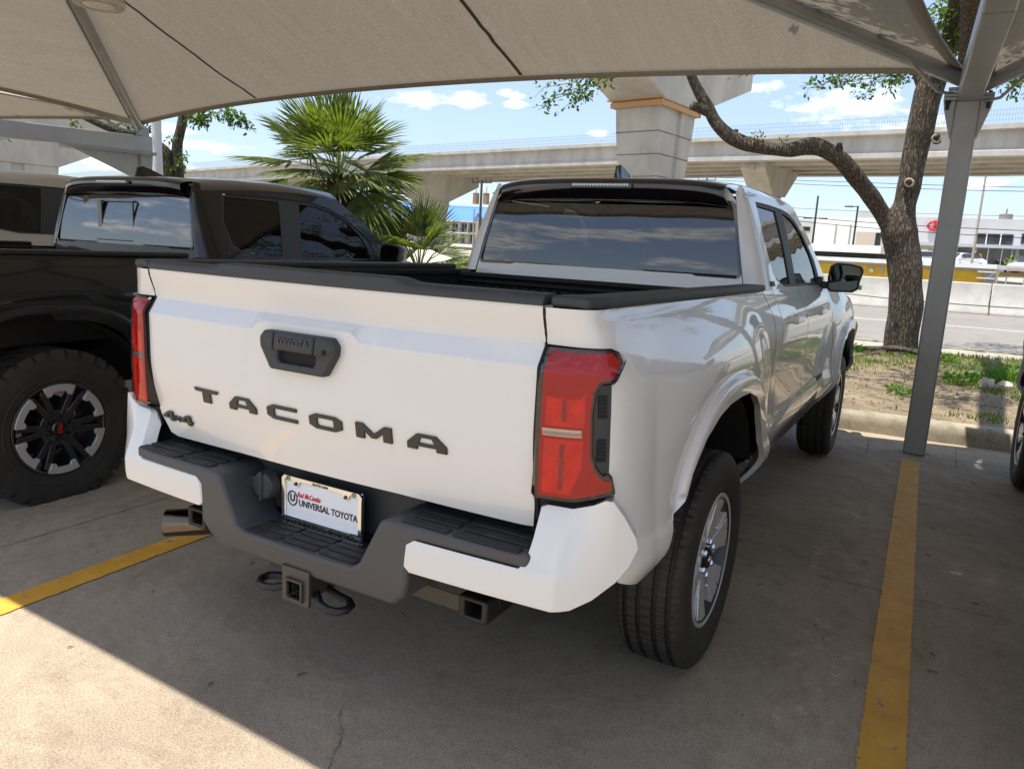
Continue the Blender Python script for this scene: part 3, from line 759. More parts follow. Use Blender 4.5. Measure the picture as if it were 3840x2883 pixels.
        text_obj('lettering', 'TOYOTA', .030, mat('raised_plastic', (.055, .056, .058), .5), hd, (0, yc-.034, 1.083), (1, 0, 0), (0, -.13, 1), .0015, bold=.0005, width=.118)
        mb = MB(); letters(mb, 'TACOMA', -.468, .1635, .1165, .0425, .853, gate, .006); mb.build('lettering', M_LETTER, tg, bevel=.0012, seg=1)
        mb = MB(); letters(mb, '4 4', -.670, .048, .062, .032, .757, gate, .008)
        for s in (-1, 1):
            c = Vector(gate(-.590, .770)); mb.beam(c+Vector((-.014, -.004, -.008*s)), c+Vector((.014, -.004, .008*s)), .006, .007, up=(0, 1, 0))
        mb.build('badge', M_LETTER, tg, bevel=.001, seg=1)
        text_obj('badge', 'TACOMA', .034, M_LETTER, T, (side_x(2.47, .687)+.004, 2.47, .687), (0, 1, 0), (.1, 0, 1), .002, bold=.0016, width=.27)
        text_obj('badge', 'SR5', .030, M_LETTER, T, (upper(1.155, 1.262)[0]+.003, 1.155, 1.262), (0, 1, 0), (-.33, 0, 1), .003, bold=.0014, width=.075)
    # ---- bed interior
    mb = MB()
    mb.box((0, .02, .80), (1.44, 1.75, .02))
    for s in (-1, 1):
        mb.box((s*.735, .0, 1.02), (.03, 1.75, .44)); mb.box((s*.64, 0, .92), (.20, .85, .26))
        mb.box((s*.72, .0, 1.225), (.04, 1.72, .022))
    mb.box((0, -.835, .98), (1.38, .02, .50))
    bd = mb.build('bed', M_LINER, T, bevel=.004)
    mb = MB(); mb.box((0, .895, 1.01), (1.44, .02, .40)); mb.box((0, .870, 1.218), (1.44, .05, .020)); mb.box((0, .865, 1.185), (1.44, .03, .012))
    for i in range(27): mb.box((-.70+i*.054, .878, 1.05), (.034, .018, .235))
    mb.build('bed_front_wall', M_LINER, T, bevel=.003)
    # ---- rear bumper
    yb = lambda x: -.985+.030*(abs(x)/.75)**2
    cen = [(-.725, .668), (-.318, .668), (-.300, .655), (-.232, .522), (-.205, .508), (.205, .508), (.232, .522), (.300, .655), (.318, .668), (.725, .668), (.725, .63), (.42, .632), (.395, .61), (.39, .505), (.375, .465), (.335, .425), (-.335, .425), (-.375, .465), (-.39, .505), (-.395, .61), (-.42, .632), (-.725, .63)]
    mb = MB(); mb.prism2(densify(cen, .12), None, lambda x, z: (x, yb(x)+max(0, .50-z)*.35, z), (0, .17, 0))
    bp = mb.build('rear_bumper', M_GRAY, T, bevel=.012, seg=3)
    mb = MB(); mb.box((0, -.80, .612), (.66, .03, .17)); mb.box((0, -.775, .65), (1.42, .03, .10)); mb.build('bumper_back_panel', M_TRIM, bp, bevel=.006)
    def be(s, z):                              # bumper end, s along the plan from the middle outwards
        ln = max(0, z-.62)*.40
        if s < .79: x = s; y = -.983+.033*(s/.79)**2+ln
        else: t = s-.79; x = .79+.80*t; y = -.950+.45*t+1.2*t*t+ln*max(.15, 1-t/.13)
        return (x, y+.06*max(0, .575-z)+.25*max(0, .553-z), z)
    eo = [(.390, .618), (.384, .560), (.398, .547), (.60, .546), (.785, .546), (.83, .553), (.88, .577), (.93, .618), (.957, .655), (.972, .695), (.965, .722), (.935, .774), (.908, .810), (.893, .811), (.86, .795), (.80, .777), (.737, .775), (.722, .768), (.720, .70), (.714, .646), (.700, .628), (.41, .630)]
    for m in (1, -1):
        bfn = lambda s, z, m=m: (m*be(s, z)[0], *be(s, z)[1:])
        panel('bumper_end', paint, bp, eo, bfn, .025, lines=[[(q, z) for z in np.linspace(.545, .78, 11)] for q in (.7865, .7935)], rim=(-m*.015, .04, 0), off=.006, flip=m < 0)
        mb = MB(); mb.box((m*.74, -.78, .70), (.16, .10, .12)); mb.build('bumper_bracket', M_DARK, T)
        # step pads on the bumper ends
        mb = MB()
        for r in range(3):
            yy = -.955+r*.045
            for i, (xa, xb) in enumerate(((.36, .50), (.515, .70))): mb.box((m*(xa+xb)/2+m*.004*(r % 2), yy+.006, .671), (xb-xa, .034, .006))
        mb.build('step_pad', M_PAD, bp, bevel=.003, seg=1)
        mb = MB(); mb.box((m*.44, -.80, .462), (.28, .05, .055)); mb.box((m*.45, -.3, .52), (.08, 1.0, .10))
        mb.prism2([(.490, .412), (.578, .412), (.578, .476), (.490, .476)], [(.508, .424), (.560, .424), (.560, .464), (.508, .464)], lambda x, z, m=m: (m*x, -.885, z), (0, .14, 0))
        mb.build('frame_rail', M_STEEL, T, bevel=.006)
    mb = MB()
    for i, (xa, xb) in enumerate(((-.205, -.075), (-.065, .065), (.075, .205))):
        for r in range(3): mb.box(((xa+xb)/2, -.950+r*.034, .5105), (xb-xa, .026, .005))
    mb.build('step_pad', M_PAD, bp, bevel=.003, seg=1)
    if detail:
        # number plate and chromed frame
        yp = -.868; X0, X1, Z0, Z1 = -.160, .150, .513, .668; cx = (X0+X1)/2
        mb = MB(); mb.box((cx, yp+.006, (Z0+Z1)/2), (.300, .006, .152)); pl = mb.build('number_plate', M_PLATE, T)
        outer = [(X0+.010, Z0), (X1-.010, Z0), (X1, Z0+.010), (X1, Z1-.010), (X1-.010, Z1), (X0+.010, Z1), (X0, Z1-.010), (X0, Z0+.010)]
        inner = [(X0+.014, Z0+.032), (X1-.014, Z0+.032), (X1-.014, Z1-.014), (X1-.042, Z1-.014), (X1-.052, Z1-.030), (X1-.066, Z1-.030), (X1-.076, Z1-.014), (X0+.076, Z1-.014), (X0+.066, Z1-.030), (X0+.052, Z1-.030), (X0+.042, Z1-.014), (X0+.014, Z1-.014)]
        mb = MB(); mb.prism2(outer, inner, lambda x, z: (x, yp-.004, z), (0, .012, 0)); mb.build('plate_frame', M_CHROME, pl, bevel=.0015, seg=1)
        X_, Z_ = (1, 0, 0), (0, 0, 1)
        text_obj('lettering', 'UNIVERSAL TOYOTA', .027, M_INK, pl, (.018, yp+.0025, .588), X_, Z_, .0006, bold=.0007, width=.226)
        text_obj('lettering', 'Red McCombs', .022, M_REDINK, pl, (-.055, yp+.0022, .613), X_, Z_, .0006, shear=.35, bold=.0004, width=.092)
        text_obj('lettering', 'UNIVERSAL TOYOTA', .022, M_INK, pl, (.012, yp-.0045, .529), X_, Z_, .0012, bold=.0006, width=.232)
        text_obj('lettering', 'Red McCombs', .011, M_INK, pl, (cx, yp-.0045, Z1-.008), X_, Z_, .0008, shear=.35, width=.060)
        def ell(cx_, cz_, a, b, r, yy, k=24):
            mb.tube([(cx_+a*math.cos(t), yy, cz_+b*math.sin(t)) for t in np.linspace(0, 2*math.pi, k)], r, 5, cap=False)
        mb = MB(); ell(-.121, .598, .0185, .0215, .0022, yp+.002); mb.build('emblem', M_INK, pl); mb = MB(); ell(-.144, .529, .0105, .0115, .0014, yp-.005)
        mb.build('emblem', M_INK, pl)
        for zx in (X0+.028, X1-.028):
            mb = MB(); ell(zx, Z1-.009, .0085, .006, .0008, yp-.0045, 18); ell(zx, Z1-.009, .003, .0058, .0007, yp-.0045, 16); ell(zx, Z1-.0065, .006, .003, .0007, yp-.0045, 16)
            mb.build('emblem', M_INK, pl)
        text_obj('lettering', 'U', .030, M_INK, pl, (-.121, yp+.0022, .598), X_, Z_, .0006, bold=.0012)
        text_obj('lettering', 'U', .014, M_INK, pl, (-.144, yp-.0045, .529), X_, Z_, .0006, bold=.0006)
        for zx in (X0+.059, X1-.059): mb = MB(); mb.lathe([(0, -.008), (.0055, -.007), (.007, -.003), (.007, .004)], 14, 'Y', (zx, yp, Z1-.021)); mb.build('screw', M_GLOSS, pl, smooth=40)
        # trailer socket
        mb = MB(); mb.lathe([(0, -.022), (.036, -.022), (.042, -.016), (.044, .0), (.047, .01)], 28, 'Y', (-.222, yp-.004, .620)); mb.box((-.222, yp-.026, .620), (.012, .012, .09)); mb.box((-.195, yp-.026, .620), (.014, .006, .03)); mb.box((-.275, yp-.006, .622), (.025, .02, .03))
        mb.build('trailer_socket', M_TRIM, bp, smooth=40, bevel=.002, seg=1)
        # tow hitch
        mb = MB(); ho = [(-.055, .345), (.050, .345), (.050, .435), (-.055, .435)]
        mb.prism2([(-.054, .338), (.050, .338), (.050, .445), (-.054, .445)], [(-.027, .357), (.024, .357), (.024, .407), (-.027, .407)], lambda x, z: (x, -.972, z), (0, .012, 0))
        mb.prism2([(-.034, .350), (.031, .350), (.031, .414), (-.034, .414)], [(-.027, .357), (.024, .357), (.024, .407), (-.027, .407)], lambda x, z: (x, -.982, z), (0, .30, 0))
        mb.box((0, -.76, .40), (1.0, .06, .06))
        th = mb.build('tow_hitch', mat('hitch_bronze', (.062, .054, .044), .4, metal=.2, bump=.1, bscale=500), T, bevel=.002, seg=1)
        for s in (-1, 1):
            mb = MB(); pts = [(s*.050, -.94, .372), (s*.09, -.968, .362), (s*.125, -.974, .359), (s*.152, -.966, .358), (s*.167, -.945, .360), (s*.163, -.922, .362), (s*.140, -.908, .364), (s*.10, -.905, .366), (s*.055, -.90, .374)]
            mb.tube(pts, .0115, 8)
            mb.build('safety_chain_loop', mat('satin_loop', (.006, .006, .006), .45), th, smooth=60)
        # exhaust
        mb = MB(); pts = [(-.42, -.62, .41), (-.52, -.72, .400), (-.60, -.80, .392), (-.70, -.875, .385)]
        mb.tube(pts, [.040, .040, .046, .046], 20, cap=False); mb.tube([pts[-1], (-.69, -.868, .385), (-.55, -.76, .394)], [.046, .041, .038], 20, cap=True)
        mb.build('exhaust_pipe', mat('dark_chrome', (.16, .13, .10), .15, metal=1), T, smooth=60)
        sw = PROTO[wheel]['tyre'].copy(); COL.objects.link(sw); sw.parent = T; sw.name = 'spare_tyre'; sw.location = (.14, -.45, .445); sw.rotation_euler = (0, math.pi/2, 0); sw.scale = (.8, .98, .98)
    # ---- underbody, inner shell, interior
    mb = MB(); mb.box((0, 1.6, .62), (1.24, 4.6, .20)); mb.box((0, 1.9, .56), (1.66, 1.6, .12)); mb.box((0, -.45, .78), (1.36, .78, .04)); mb.box((0, 0, .40), (1.3, .10, .10)); mb.box((0, WB, .40), (1.3, .10, .10)); mb.lathe([(0, -.12), (.10, -.1), (.14, 0), (.10, .1), (0, .12)], 16, 'Y', (.05, 0, .40))
    mb.build('underbody', M_DARK, T)
    mb = MB()
    for s in (-1, 1):
        mb.box((s*.80, 1.80, .85), (.03, 1.86, .72)); mb.box((s*.79, .80, .85), (.03, .30, .72)); mb.box((s*.765, -.72, .98), (.03, .22, .48))
    mb.box((0, .965, 1.00), (1.60, .03, .40)); mb.box((0, 2.75, .95), (1.60, .03, .5))
    mb.build('inner_shell', M_DARK, T)
    for x in (-.37, .37):
        for y, sc_ in ((2.05, 1), (1.30, .95)):
            mb = MB(); mb.box((x, y, 1.10), (.46, .14, .58)); mb.box((x, y+.25, .84), (.48, .50, .14)); mb.box((x, y-.02, 1.455), (.26, .10, .17)); mb.build('seat', M_SEAT, T, bevel=.04, seg=3)
    mb = MB(); mb.box((0, 2.85, 1.08), (1.5, .35, .26)); mb.build('dashboard', M_SEAT, T, bevel=.05)
    mb = MB(); mb.tube([(-.37+.19*math.cos(t), 2.55+.06*math.sin(t), 1.14+.17*math.sin(t)) for t in np.linspace(0, 2*math.pi, 24)], .014, 8, cap=False); mb.build('steering_wheel', M_SEAT, T, smooth=60)
    # ---- bonnet and front
    def hood(x, y):
        h = interp(y, [(2.9, 1.222), (3.2, 1.20), (3.6, 1.150), (3.95, 1.075), (4.1, 1.0)])
        a = abs(x)/.82
        return (x*(1-.06*sstep(3.5, 4.1, y)), y, h+.045*(1-a**3)+.012*(sstep(.42, .46, abs(x))-sstep(.70, .74, abs(x))))
    panel('bonnet', paint, T, [(-.815, 2.93), (.815, 2.93), (.815, 3.95), (.72, 4.05), (-.72, 4.05), (-.815, 3.95)], hood, .05, rim=(0, 0, -.03))
    mb = MB(); mb.prism([(-.84, 3.93, .50), (-.70, 4.16, .50), (-.3, 4.22, .50), (.3, 4.22, .50), (.70, 4.16, .50), (.84, 3.93, .50)], (0, 0, .22)); mb.build('front_bumper', M_TRIM, T, bevel=.03, seg=3)
    mb = MB(); mb.prism([(-.84, 3.93, .72), (-.72, 4.12, .72), (-.3, 4.18, .72), (.3, 4.18, .72), (.72, 4.12, .72), (.84, 3.93, .72)], (0, 0, .33)); mb.build('grille', M_GLOSS, T, bevel=.02)
    for s in (-1, 1):
        mb = MB(); mb.prism([(s*.52, 4.185, .90), (s*.80, 4.06, .91), (s*.80, 4.06, 1.0), (s*.52, 4.185, 1.01)], (0, -.08, 0)); mb.build('headlight', M_LAMP, T, bevel=.01)
        mb = MB(); mb.prism([(s*.86, 3.86, .58), (s*.925, 3.80, .60), (s*.955, 3.80, .92), (s*.93, 3.92, .95), (s*.86, 4.02, .90)], (0, .06, 0)); mb.build('bumper_corner', M_TRIM, T, bevel=.02)
    return T
# ------------------------------------------------------------------ ground, stripes, kerb, verge, road
def ground_mat(name, c1, c2, c3, stain=.5, rough=.85, grain=170):
    m = bpy.data.materials.new(name); m.use_nodes = True; nt = m.node_tree; b = nt.nodes['Principled BSDF']; b.inputs['Roughness'].default_value = rough; b.inputs['Specular IOR Level'].default_value = .3
    t = nt.nodes.new('ShaderNodeTexCoord')
    def noise(sc, det, ro=.6, vec=None):
        n = nt.nodes.new('ShaderNodeTexNoise'); n.inputs['Scale'].default_value = sc; n.inputs['Detail'].default_value = det; n.inputs['Roughness'].default_value = ro
        nt.links.new(vec or t.outputs['Object'], n.inputs['Vector']); return n.outputs['Fac']
    def ramp(f, a, b_, ca, cb):
        r = nt.nodes.new('ShaderNodeValToRGB'); r.color_ramp.elements[0].position = a; r.color_ramp.elements[1].position = b_
        r.color_ramp.elements[0].color = (*ca, 1); r.color_ramp.elements[1].color = (*cb, 1); nt.links.new(f, r.inputs[0]); return r.outputs[0]
    def mix(f, a, b_, mode='MIX'):
        x = nt.nodes.new('ShaderNodeMix'); x.data_type = 'RGBA'; x.blend_type = mode
        for s, v in (('Factor', f), ('A', a), ('B', b_)):
            if isinstance(v, (int, float)): x.inputs[s].default_value = v
            else: nt.links.new(v, x.inputs[s])
        return x.outputs['Result']
    base = ramp(noise(1.1, 9, .72), .34, .66, c1, c2)
    spots = ramp(noise(4.5, 10, .78), .47, .66, (1, 1, 1), (stain, stain*.96, stain*.93))
    col = mix(.9, base, spots, 'MULTIPLY')
    mp = nt.nodes.new('ShaderNodeMapping'); mp.inputs['Scale'].default_value = (70, 34, 1); nt.links.new(t.outputs['Object'], mp.inputs[0])
    pit = ramp(noise(1.0, 6, .7, mp.outputs[0]), .57, .68, (1, 1, 1), (.62, .60, .57)); col = mix(.55, col, pit, 'MULTIPLY')
    gr = ramp(noise(grain, 3, .7), .3, .72, (.55, .55, .55), c3); col = mix(.85, col, gr, 'MULTIPLY')
    nt.links.new(col, b.inputs['Base Color'])
    bp = nt.nodes.new('ShaderNodeBump'); bp.inputs['Strength'].default_value = .22; bp.inputs['Distance'].default_value = .003; nt.links.new(noise(grain*.8, 4, .7), bp.inputs['Height']); nt.links.new(bp.outputs[0], b.inputs['Normal'])
    MATS[name] = m; return m
M_CONC = ground_mat('parking_concrete', (.262, .216, .166), (.405, .340, .262), (1.6, 1.56, 1.48), .68)
M_KERB = ground_mat('kerb_concrete', (.30, .265, .20), (.42, .375, .29), (1.2, 1.18, 1.1), .45, grain=180)
M_WALK = ground_mat('pavement_concrete', (.34, .31, .26), (.42, .385, .32), (1.15, 1.14, 1.1), .8)
M_ASPH = ground_mat('road_asphalt', (.20, .19, .175), (.26, .245, .22), (1.3, 1.28, 1.25), .8, grain=120)
M_SOIL = ground_mat('verge_soil', (.125, .094, .06), (.30, .24, .165), (1.3, 1.25, 1.15), .42, grain=60)
M_YELLOW = None
def sheet(name, pts, z, mt, kind='structure'):
    o = MB().add([(x, y, z) for x, y in pts], [tuple(range(len(pts)))]).build(name, mt, None); return tag(o, kind=kind)
sheet('ground', [(-400, -150), (500, -150), (500, 700), (-400, 700)], -.012, M_WALK)
YK = 4.31
def kerb_y(x): return max(YK+.06*x, 4.08)
sheet('parking_lot', [(-60, -60), (60, -60), (60, 4.9), (-60, 4.2)], 0.0, M_CONC)
# joints in the concrete: thin dark grooves
M_JOINT = mat('joint_dark', (.13, .108, .085), .9, var=.4, vscale=20)
def joint(x0, y0, x1, y1, w_=.006):
    d_ = Vector((x1-x0, y1-y0, 0)); n = Vector((-d_.y, d_.x, 0)).normalized()*w_/2; k = max(2, int(d_.length/.05)); rg = random.Random(int(x0*100+y0*10)); L, Rr = [], []
    for i in range(k+1):
        p = Vector((x0, y0, .0035))+d_*i/k; j = rg.uniform(.4, 1.6); o = n.normalized()*rg.uniform(-.0015, .0015); L.append(p+n*j+o); Rr.append(p-n*j+o)
    mb = MB(); mb.add(L+Rr, [(i, i+1, k+1+i+1, k+1+i) for i in range(k)]); return mb
tag(joint(-30, .90, 30, 1.12, .004).build('pavement_joint', M_JOINT, None), kind='structure')
tag(joint(-1.838, -.86, -1.88, 4.3, .004).build('pavement_joint', M_JOINT, None), kind='structure')
tag(joint(1.15, 3.60, 1.13, 4.16, .005).build('pavement_joint', M_JOINT, None), kind='structure')
tag(joint(1.73, 3.62, 1.735, 4.28, .005).build('pavement_joint', M_JOINT, None), kind='structure')
tag(joint(-20, 3.52, 20, 3.66, .004).build('pavement_joint', M_JOINT, None), kind='structure')
pts = [atp(px, py, 2, 0.0) for px, py in ((738, 1528), (733, 1560), (741, 1580), (735, 1605), (722, 1635), (706, 1668))]
mb = MB(); rg = random.Random(2)
for a, b in zip(pts, pts[1:]):
    q = [a.lerp(b, t)+Vector((rg.gauss(0, .003), rg.gauss(0, .003), .003)) for t in np.linspace(0, 1, 7)]; w_ = Vector((.0013, 0, 0)); mb.add([p-w_ for p in q]+[p+w_ for p in q], [(i, i+1, 8+i, 7+i) for i in range(6)])
tag(mb.build('pavement_crack', M_JOINT, None), kind='structure')
# yellow stall lines: worn paint, chipped edges
def yellow_mat():
    m = bpy.data.materials.new('worn_yellow_paint'); m.use_nodes = True; nt = m.node_tree; b = nt.nodes['Principled BSDF']; b.inputs['Roughness'].default_value = .6
    t = nt.nodes.new('ShaderNodeTexCoord')
    def noise(sc, det, ro=.6):
        n = nt.nodes.new('ShaderNodeTexNoise'); n.inputs['Scale'].default_value = sc; n.inputs['Detail'].default_value = det; n.inputs['Roughness'].default_value = ro; nt.links.new(t.outputs['Object'], n.inputs['Vector']); return n.outputs['Fac']
    r = nt.nodes.new('ShaderNodeValToRGB'); r.color_ramp.elements[0].position = .3; r.color_ramp.elements[1].position = .7; r.color_ramp.elements[0].color = (.56, .275, .026, 1); r.color_ramp.elements[1].color = (.70, .37, .048, 1)
    nt.links.new(noise(7, 6), r.inputs[0])
    ch = nt.nodes.new('ShaderNodeValToRGB'); ch.color_ramp.elements[0].position = .625; ch.color_ramp.elements[1].position = .645; nt.links.new(noise(24, 5, .66), ch.inputs[0])
    x = nt.nodes.new('ShaderNodeMix'); x.data_type = 'RGBA'; x.inputs['B'].default_value = (.24, .21, .17, 1); nt.links.new(ch.outputs[0], x.inputs['Factor']); nt.links.new(r.outputs[0], x.inputs['A'])
    nt.links.new(x.outputs['Result'], b.inputs['Base Color']); return m
M_YELLOW = yellow_mat()
def stripe(p0, p1, w0, w1, seed):
    p0, p1 = Vector((*p0, .004)), Vector((*p1, .004)); t = (p1-p0); n = Vector((-t.y, t.x, 0)).normalized(); k = int(t.length/.012); rg = random.Random(seed); L, Rr = [], []
    for i in range(k+1):
        p = p0+t*i/k; w_ = lerp(w0, w1, i/k)/2
        L.append(p+n*(w_+rg.uniform(-.005, .002))); Rr.append(p-n*(w_+rg.uniform(-.005, .002)))
    return tag(MB().add(L+Rr, [(i, i+1, k+2+i, k+1+i) for i in range(k)]).build('parking_line', M_YELLOW, None), kind='structure')
stripe((1.5185, -1.6), (1.4425, 3.58), .128, .120, 1)
stripe((-1.275, -1.9), (-1.375, 1.4), .128, .105, 2)
stripe((-4.06, -1.9), (-4.12, 3.6), .12, .12, 3); stripe((4.26, -1.6), (4.20, 3.6), .12, .12, 4); stripe((-6.9, -1.9), (-6.92, 3.6), .12, .12, 5)
# kerb: rounded, with weathered face; slightly skewed like the lot
def kerb(x0, x1):
    mb = MB(); prof = [(0, -.01), (0.0, .07), (.012, .125), (.045, .155), (.09, .162), (.155, .155), (.165, .10), (.165, -.01)]
    xs = np.arange(x0, x1+.01, .12); mb.grid(lambda x, k: (x, kerb_y(x)+prof[k][0]+.006*mnoise.noise(Vector((x*2, k, 0))), prof[k][1]+.005*mnoise.noise(Vector((x*3, k*2, 3)))), xs, range(len(prof)))
    return tag(mb.build('kerb', M_KERB, None, smooth=60), kind='structure')
kerb(-30, 12)
def verge_fn(x, y):
    t = (y-kerb_y(x))
    return .150+.05*mnoise.noise(Vector((x*.9, y*.9, 0)))*min(1, t) + .02*mnoise.noise(Vector((x*5, y*5, 2)))+.012*t
mb = MB(); mb.grid(lambda x, y: (x, kerb_y(x)+.12+y, verge_fn(x, kerb_y(x)+.12+y)-.10*sstep(4.9, 5.6, y)), np.arange(-26, 12, .22), list(np.arange(0, 5.7, .2))); tag(mb.build('verge', M_SOIL, None, smooth=180), kind='structure')
sheet('pavement', [(-80, 9.4-4.8), (60, 9.4+3.6), (60, 12.6+3.6), (-80, 12.6-4.8)], .03, M_WALK)
mb = MB(); mb.beam((-80, 12.6-4.8, 0), (60, 12.6+3.6, 0), .18, .10); tag(mb.build('road_kerb', M_KERB, None), kind='structure')
sheet('road', [(-160, 12.7-4.8), (160, 12.7+4.8), (160, 30+4.8), (-160, 30-4.8)], .006, M_ASPH)
M_LINE = mat('road_line_paint', (.62, .60, .56), .6, var=.15, vscale=8)
for yy in (19.2, ): sheet('road_line', [(-160, yy-4.8), (160, yy+4.8), (160, yy+4.95), (-160, yy-4.65)], .011, M_LINE)

# ------------------------------------------------------------------ shade canopies
M_GALV = mat('grey_painted_steel', (.34, .345, .345), .38, metal=.25, var=.08, vscale=3, coat=.25, crough=.2)
M_GALV2 = mat('light_painted_steel', (.33, .335, .325), .4, metal=.2, var=.08, vscale=4)
def fabric_mat():
    m = bpy.data.materials.new('shade_cloth'); m.use_nodes = True; nt = m.node_tree; nt.nodes.clear(); out = nt.nodes.new('ShaderNodeOutputMaterial')
    t = nt.nodes.new('ShaderNodeTexCoord')
    def noise(sc, det, ro=.6, st_=None):
        n = nt.nodes.new('ShaderNodeTexNoise'); n.inputs['Scale'].default_value = sc; n.inputs['Detail'].default_value = det; n.inputs['Roughness'].default_value = ro
        if st_:
            mp = nt.nodes.new('ShaderNodeMapping'); mp.inputs['Scale'].default_value = st_; nt.links.new(t.outputs['Object'], mp.inputs[0]); nt.links.new(mp.outputs[0], n.inputs['Vector'])
        else: nt.links.new(t.outputs['Object'], n.inputs['Vector'])
        return n.outputs['Fac']
    a = nt.nodes.new('ShaderNodeValToRGB'); a.color_ramp.elements[0].position = .3; a.color_ramp.elements[1].position = .7; a.color_ramp.elements[0].color = (.27, .235, .185, 1); a.color_ramp.elements[1].color = (.56, .50, .41, 1)
    nt.links.new(noise(170, 3, .75), a.inputs[0])
    b = nt.nodes.new('ShaderNodeValToRGB'); b.color_ramp.elements[0].position = .35; b.color_ramp.elements[1].position = .65; b.color_ramp.elements[0].color = (.91, .91, .905, 1); b.color_ramp.elements[1].color = (1, 1, 1, 1)
    nt.links.new(noise(1, 6, .7, (14, 1.5, 1.5)), b.inputs[0])
    mm = nt.nodes.new('ShaderNodeMix'); mm.data_type = 'RGBA'; mm.blend_type = 'MULTIPLY'; mm.inputs['Factor'].default_value = 1; nt.links.new(a.outputs[0], mm.inputs['A']); nt.links.new(b.outputs[0], mm.inputs['B'])
    df = nt.nodes.new('ShaderNodeBsdfDiffuse'); tl = nt.nodes.new('ShaderNodeBsdfTranslucent'); nt.links.new(mm.outputs['Result'], df.inputs[0]); nt.links.new(mm.outputs['Result'], tl.inputs[0])
    mx = nt.nodes.new('ShaderNodeMixShader'); mx.inputs[0].default_value = .155; nt.links.new(df.outputs[0], mx.inputs[1]); nt.links.new(tl.outputs[0], mx.inputs[2])
    # pin holes of the knitted cloth let points of sun through
    tr = nt.nodes.new('ShaderNodeBsdfTransparent'); hole = nt.nodes.new('ShaderNodeMath'); hole.operation = 'GREATER_THAN'; hole.inputs[1].default_value = .715; nt.links.new(noise(150, 2, .5), hole.inputs[0])
    m2 = nt.nodes.new('ShaderNodeMixShader'); nt.links.new(hole.outputs[0], m2.inputs[0]); nt.links.new(mx.outputs[0], m2.inputs[1]); nt.links.new(tr.outputs[0], m2.inputs[2])
    nt.links.new(m2.outputs[0], out.inputs[0]); return m
M_FAB = fabric_mat()
M_SEAM = mat('seam_tape', (.075, .062, .042), .8)
M_HEM = mat('fabric_hem', (.30, .265, .215), .8, var=.15, vscale=60)
XA, XB, YF, YN = -7.72, 1.42, 3.87, -1.72
ZC, HX, QX = 2.72, 1.06, .30
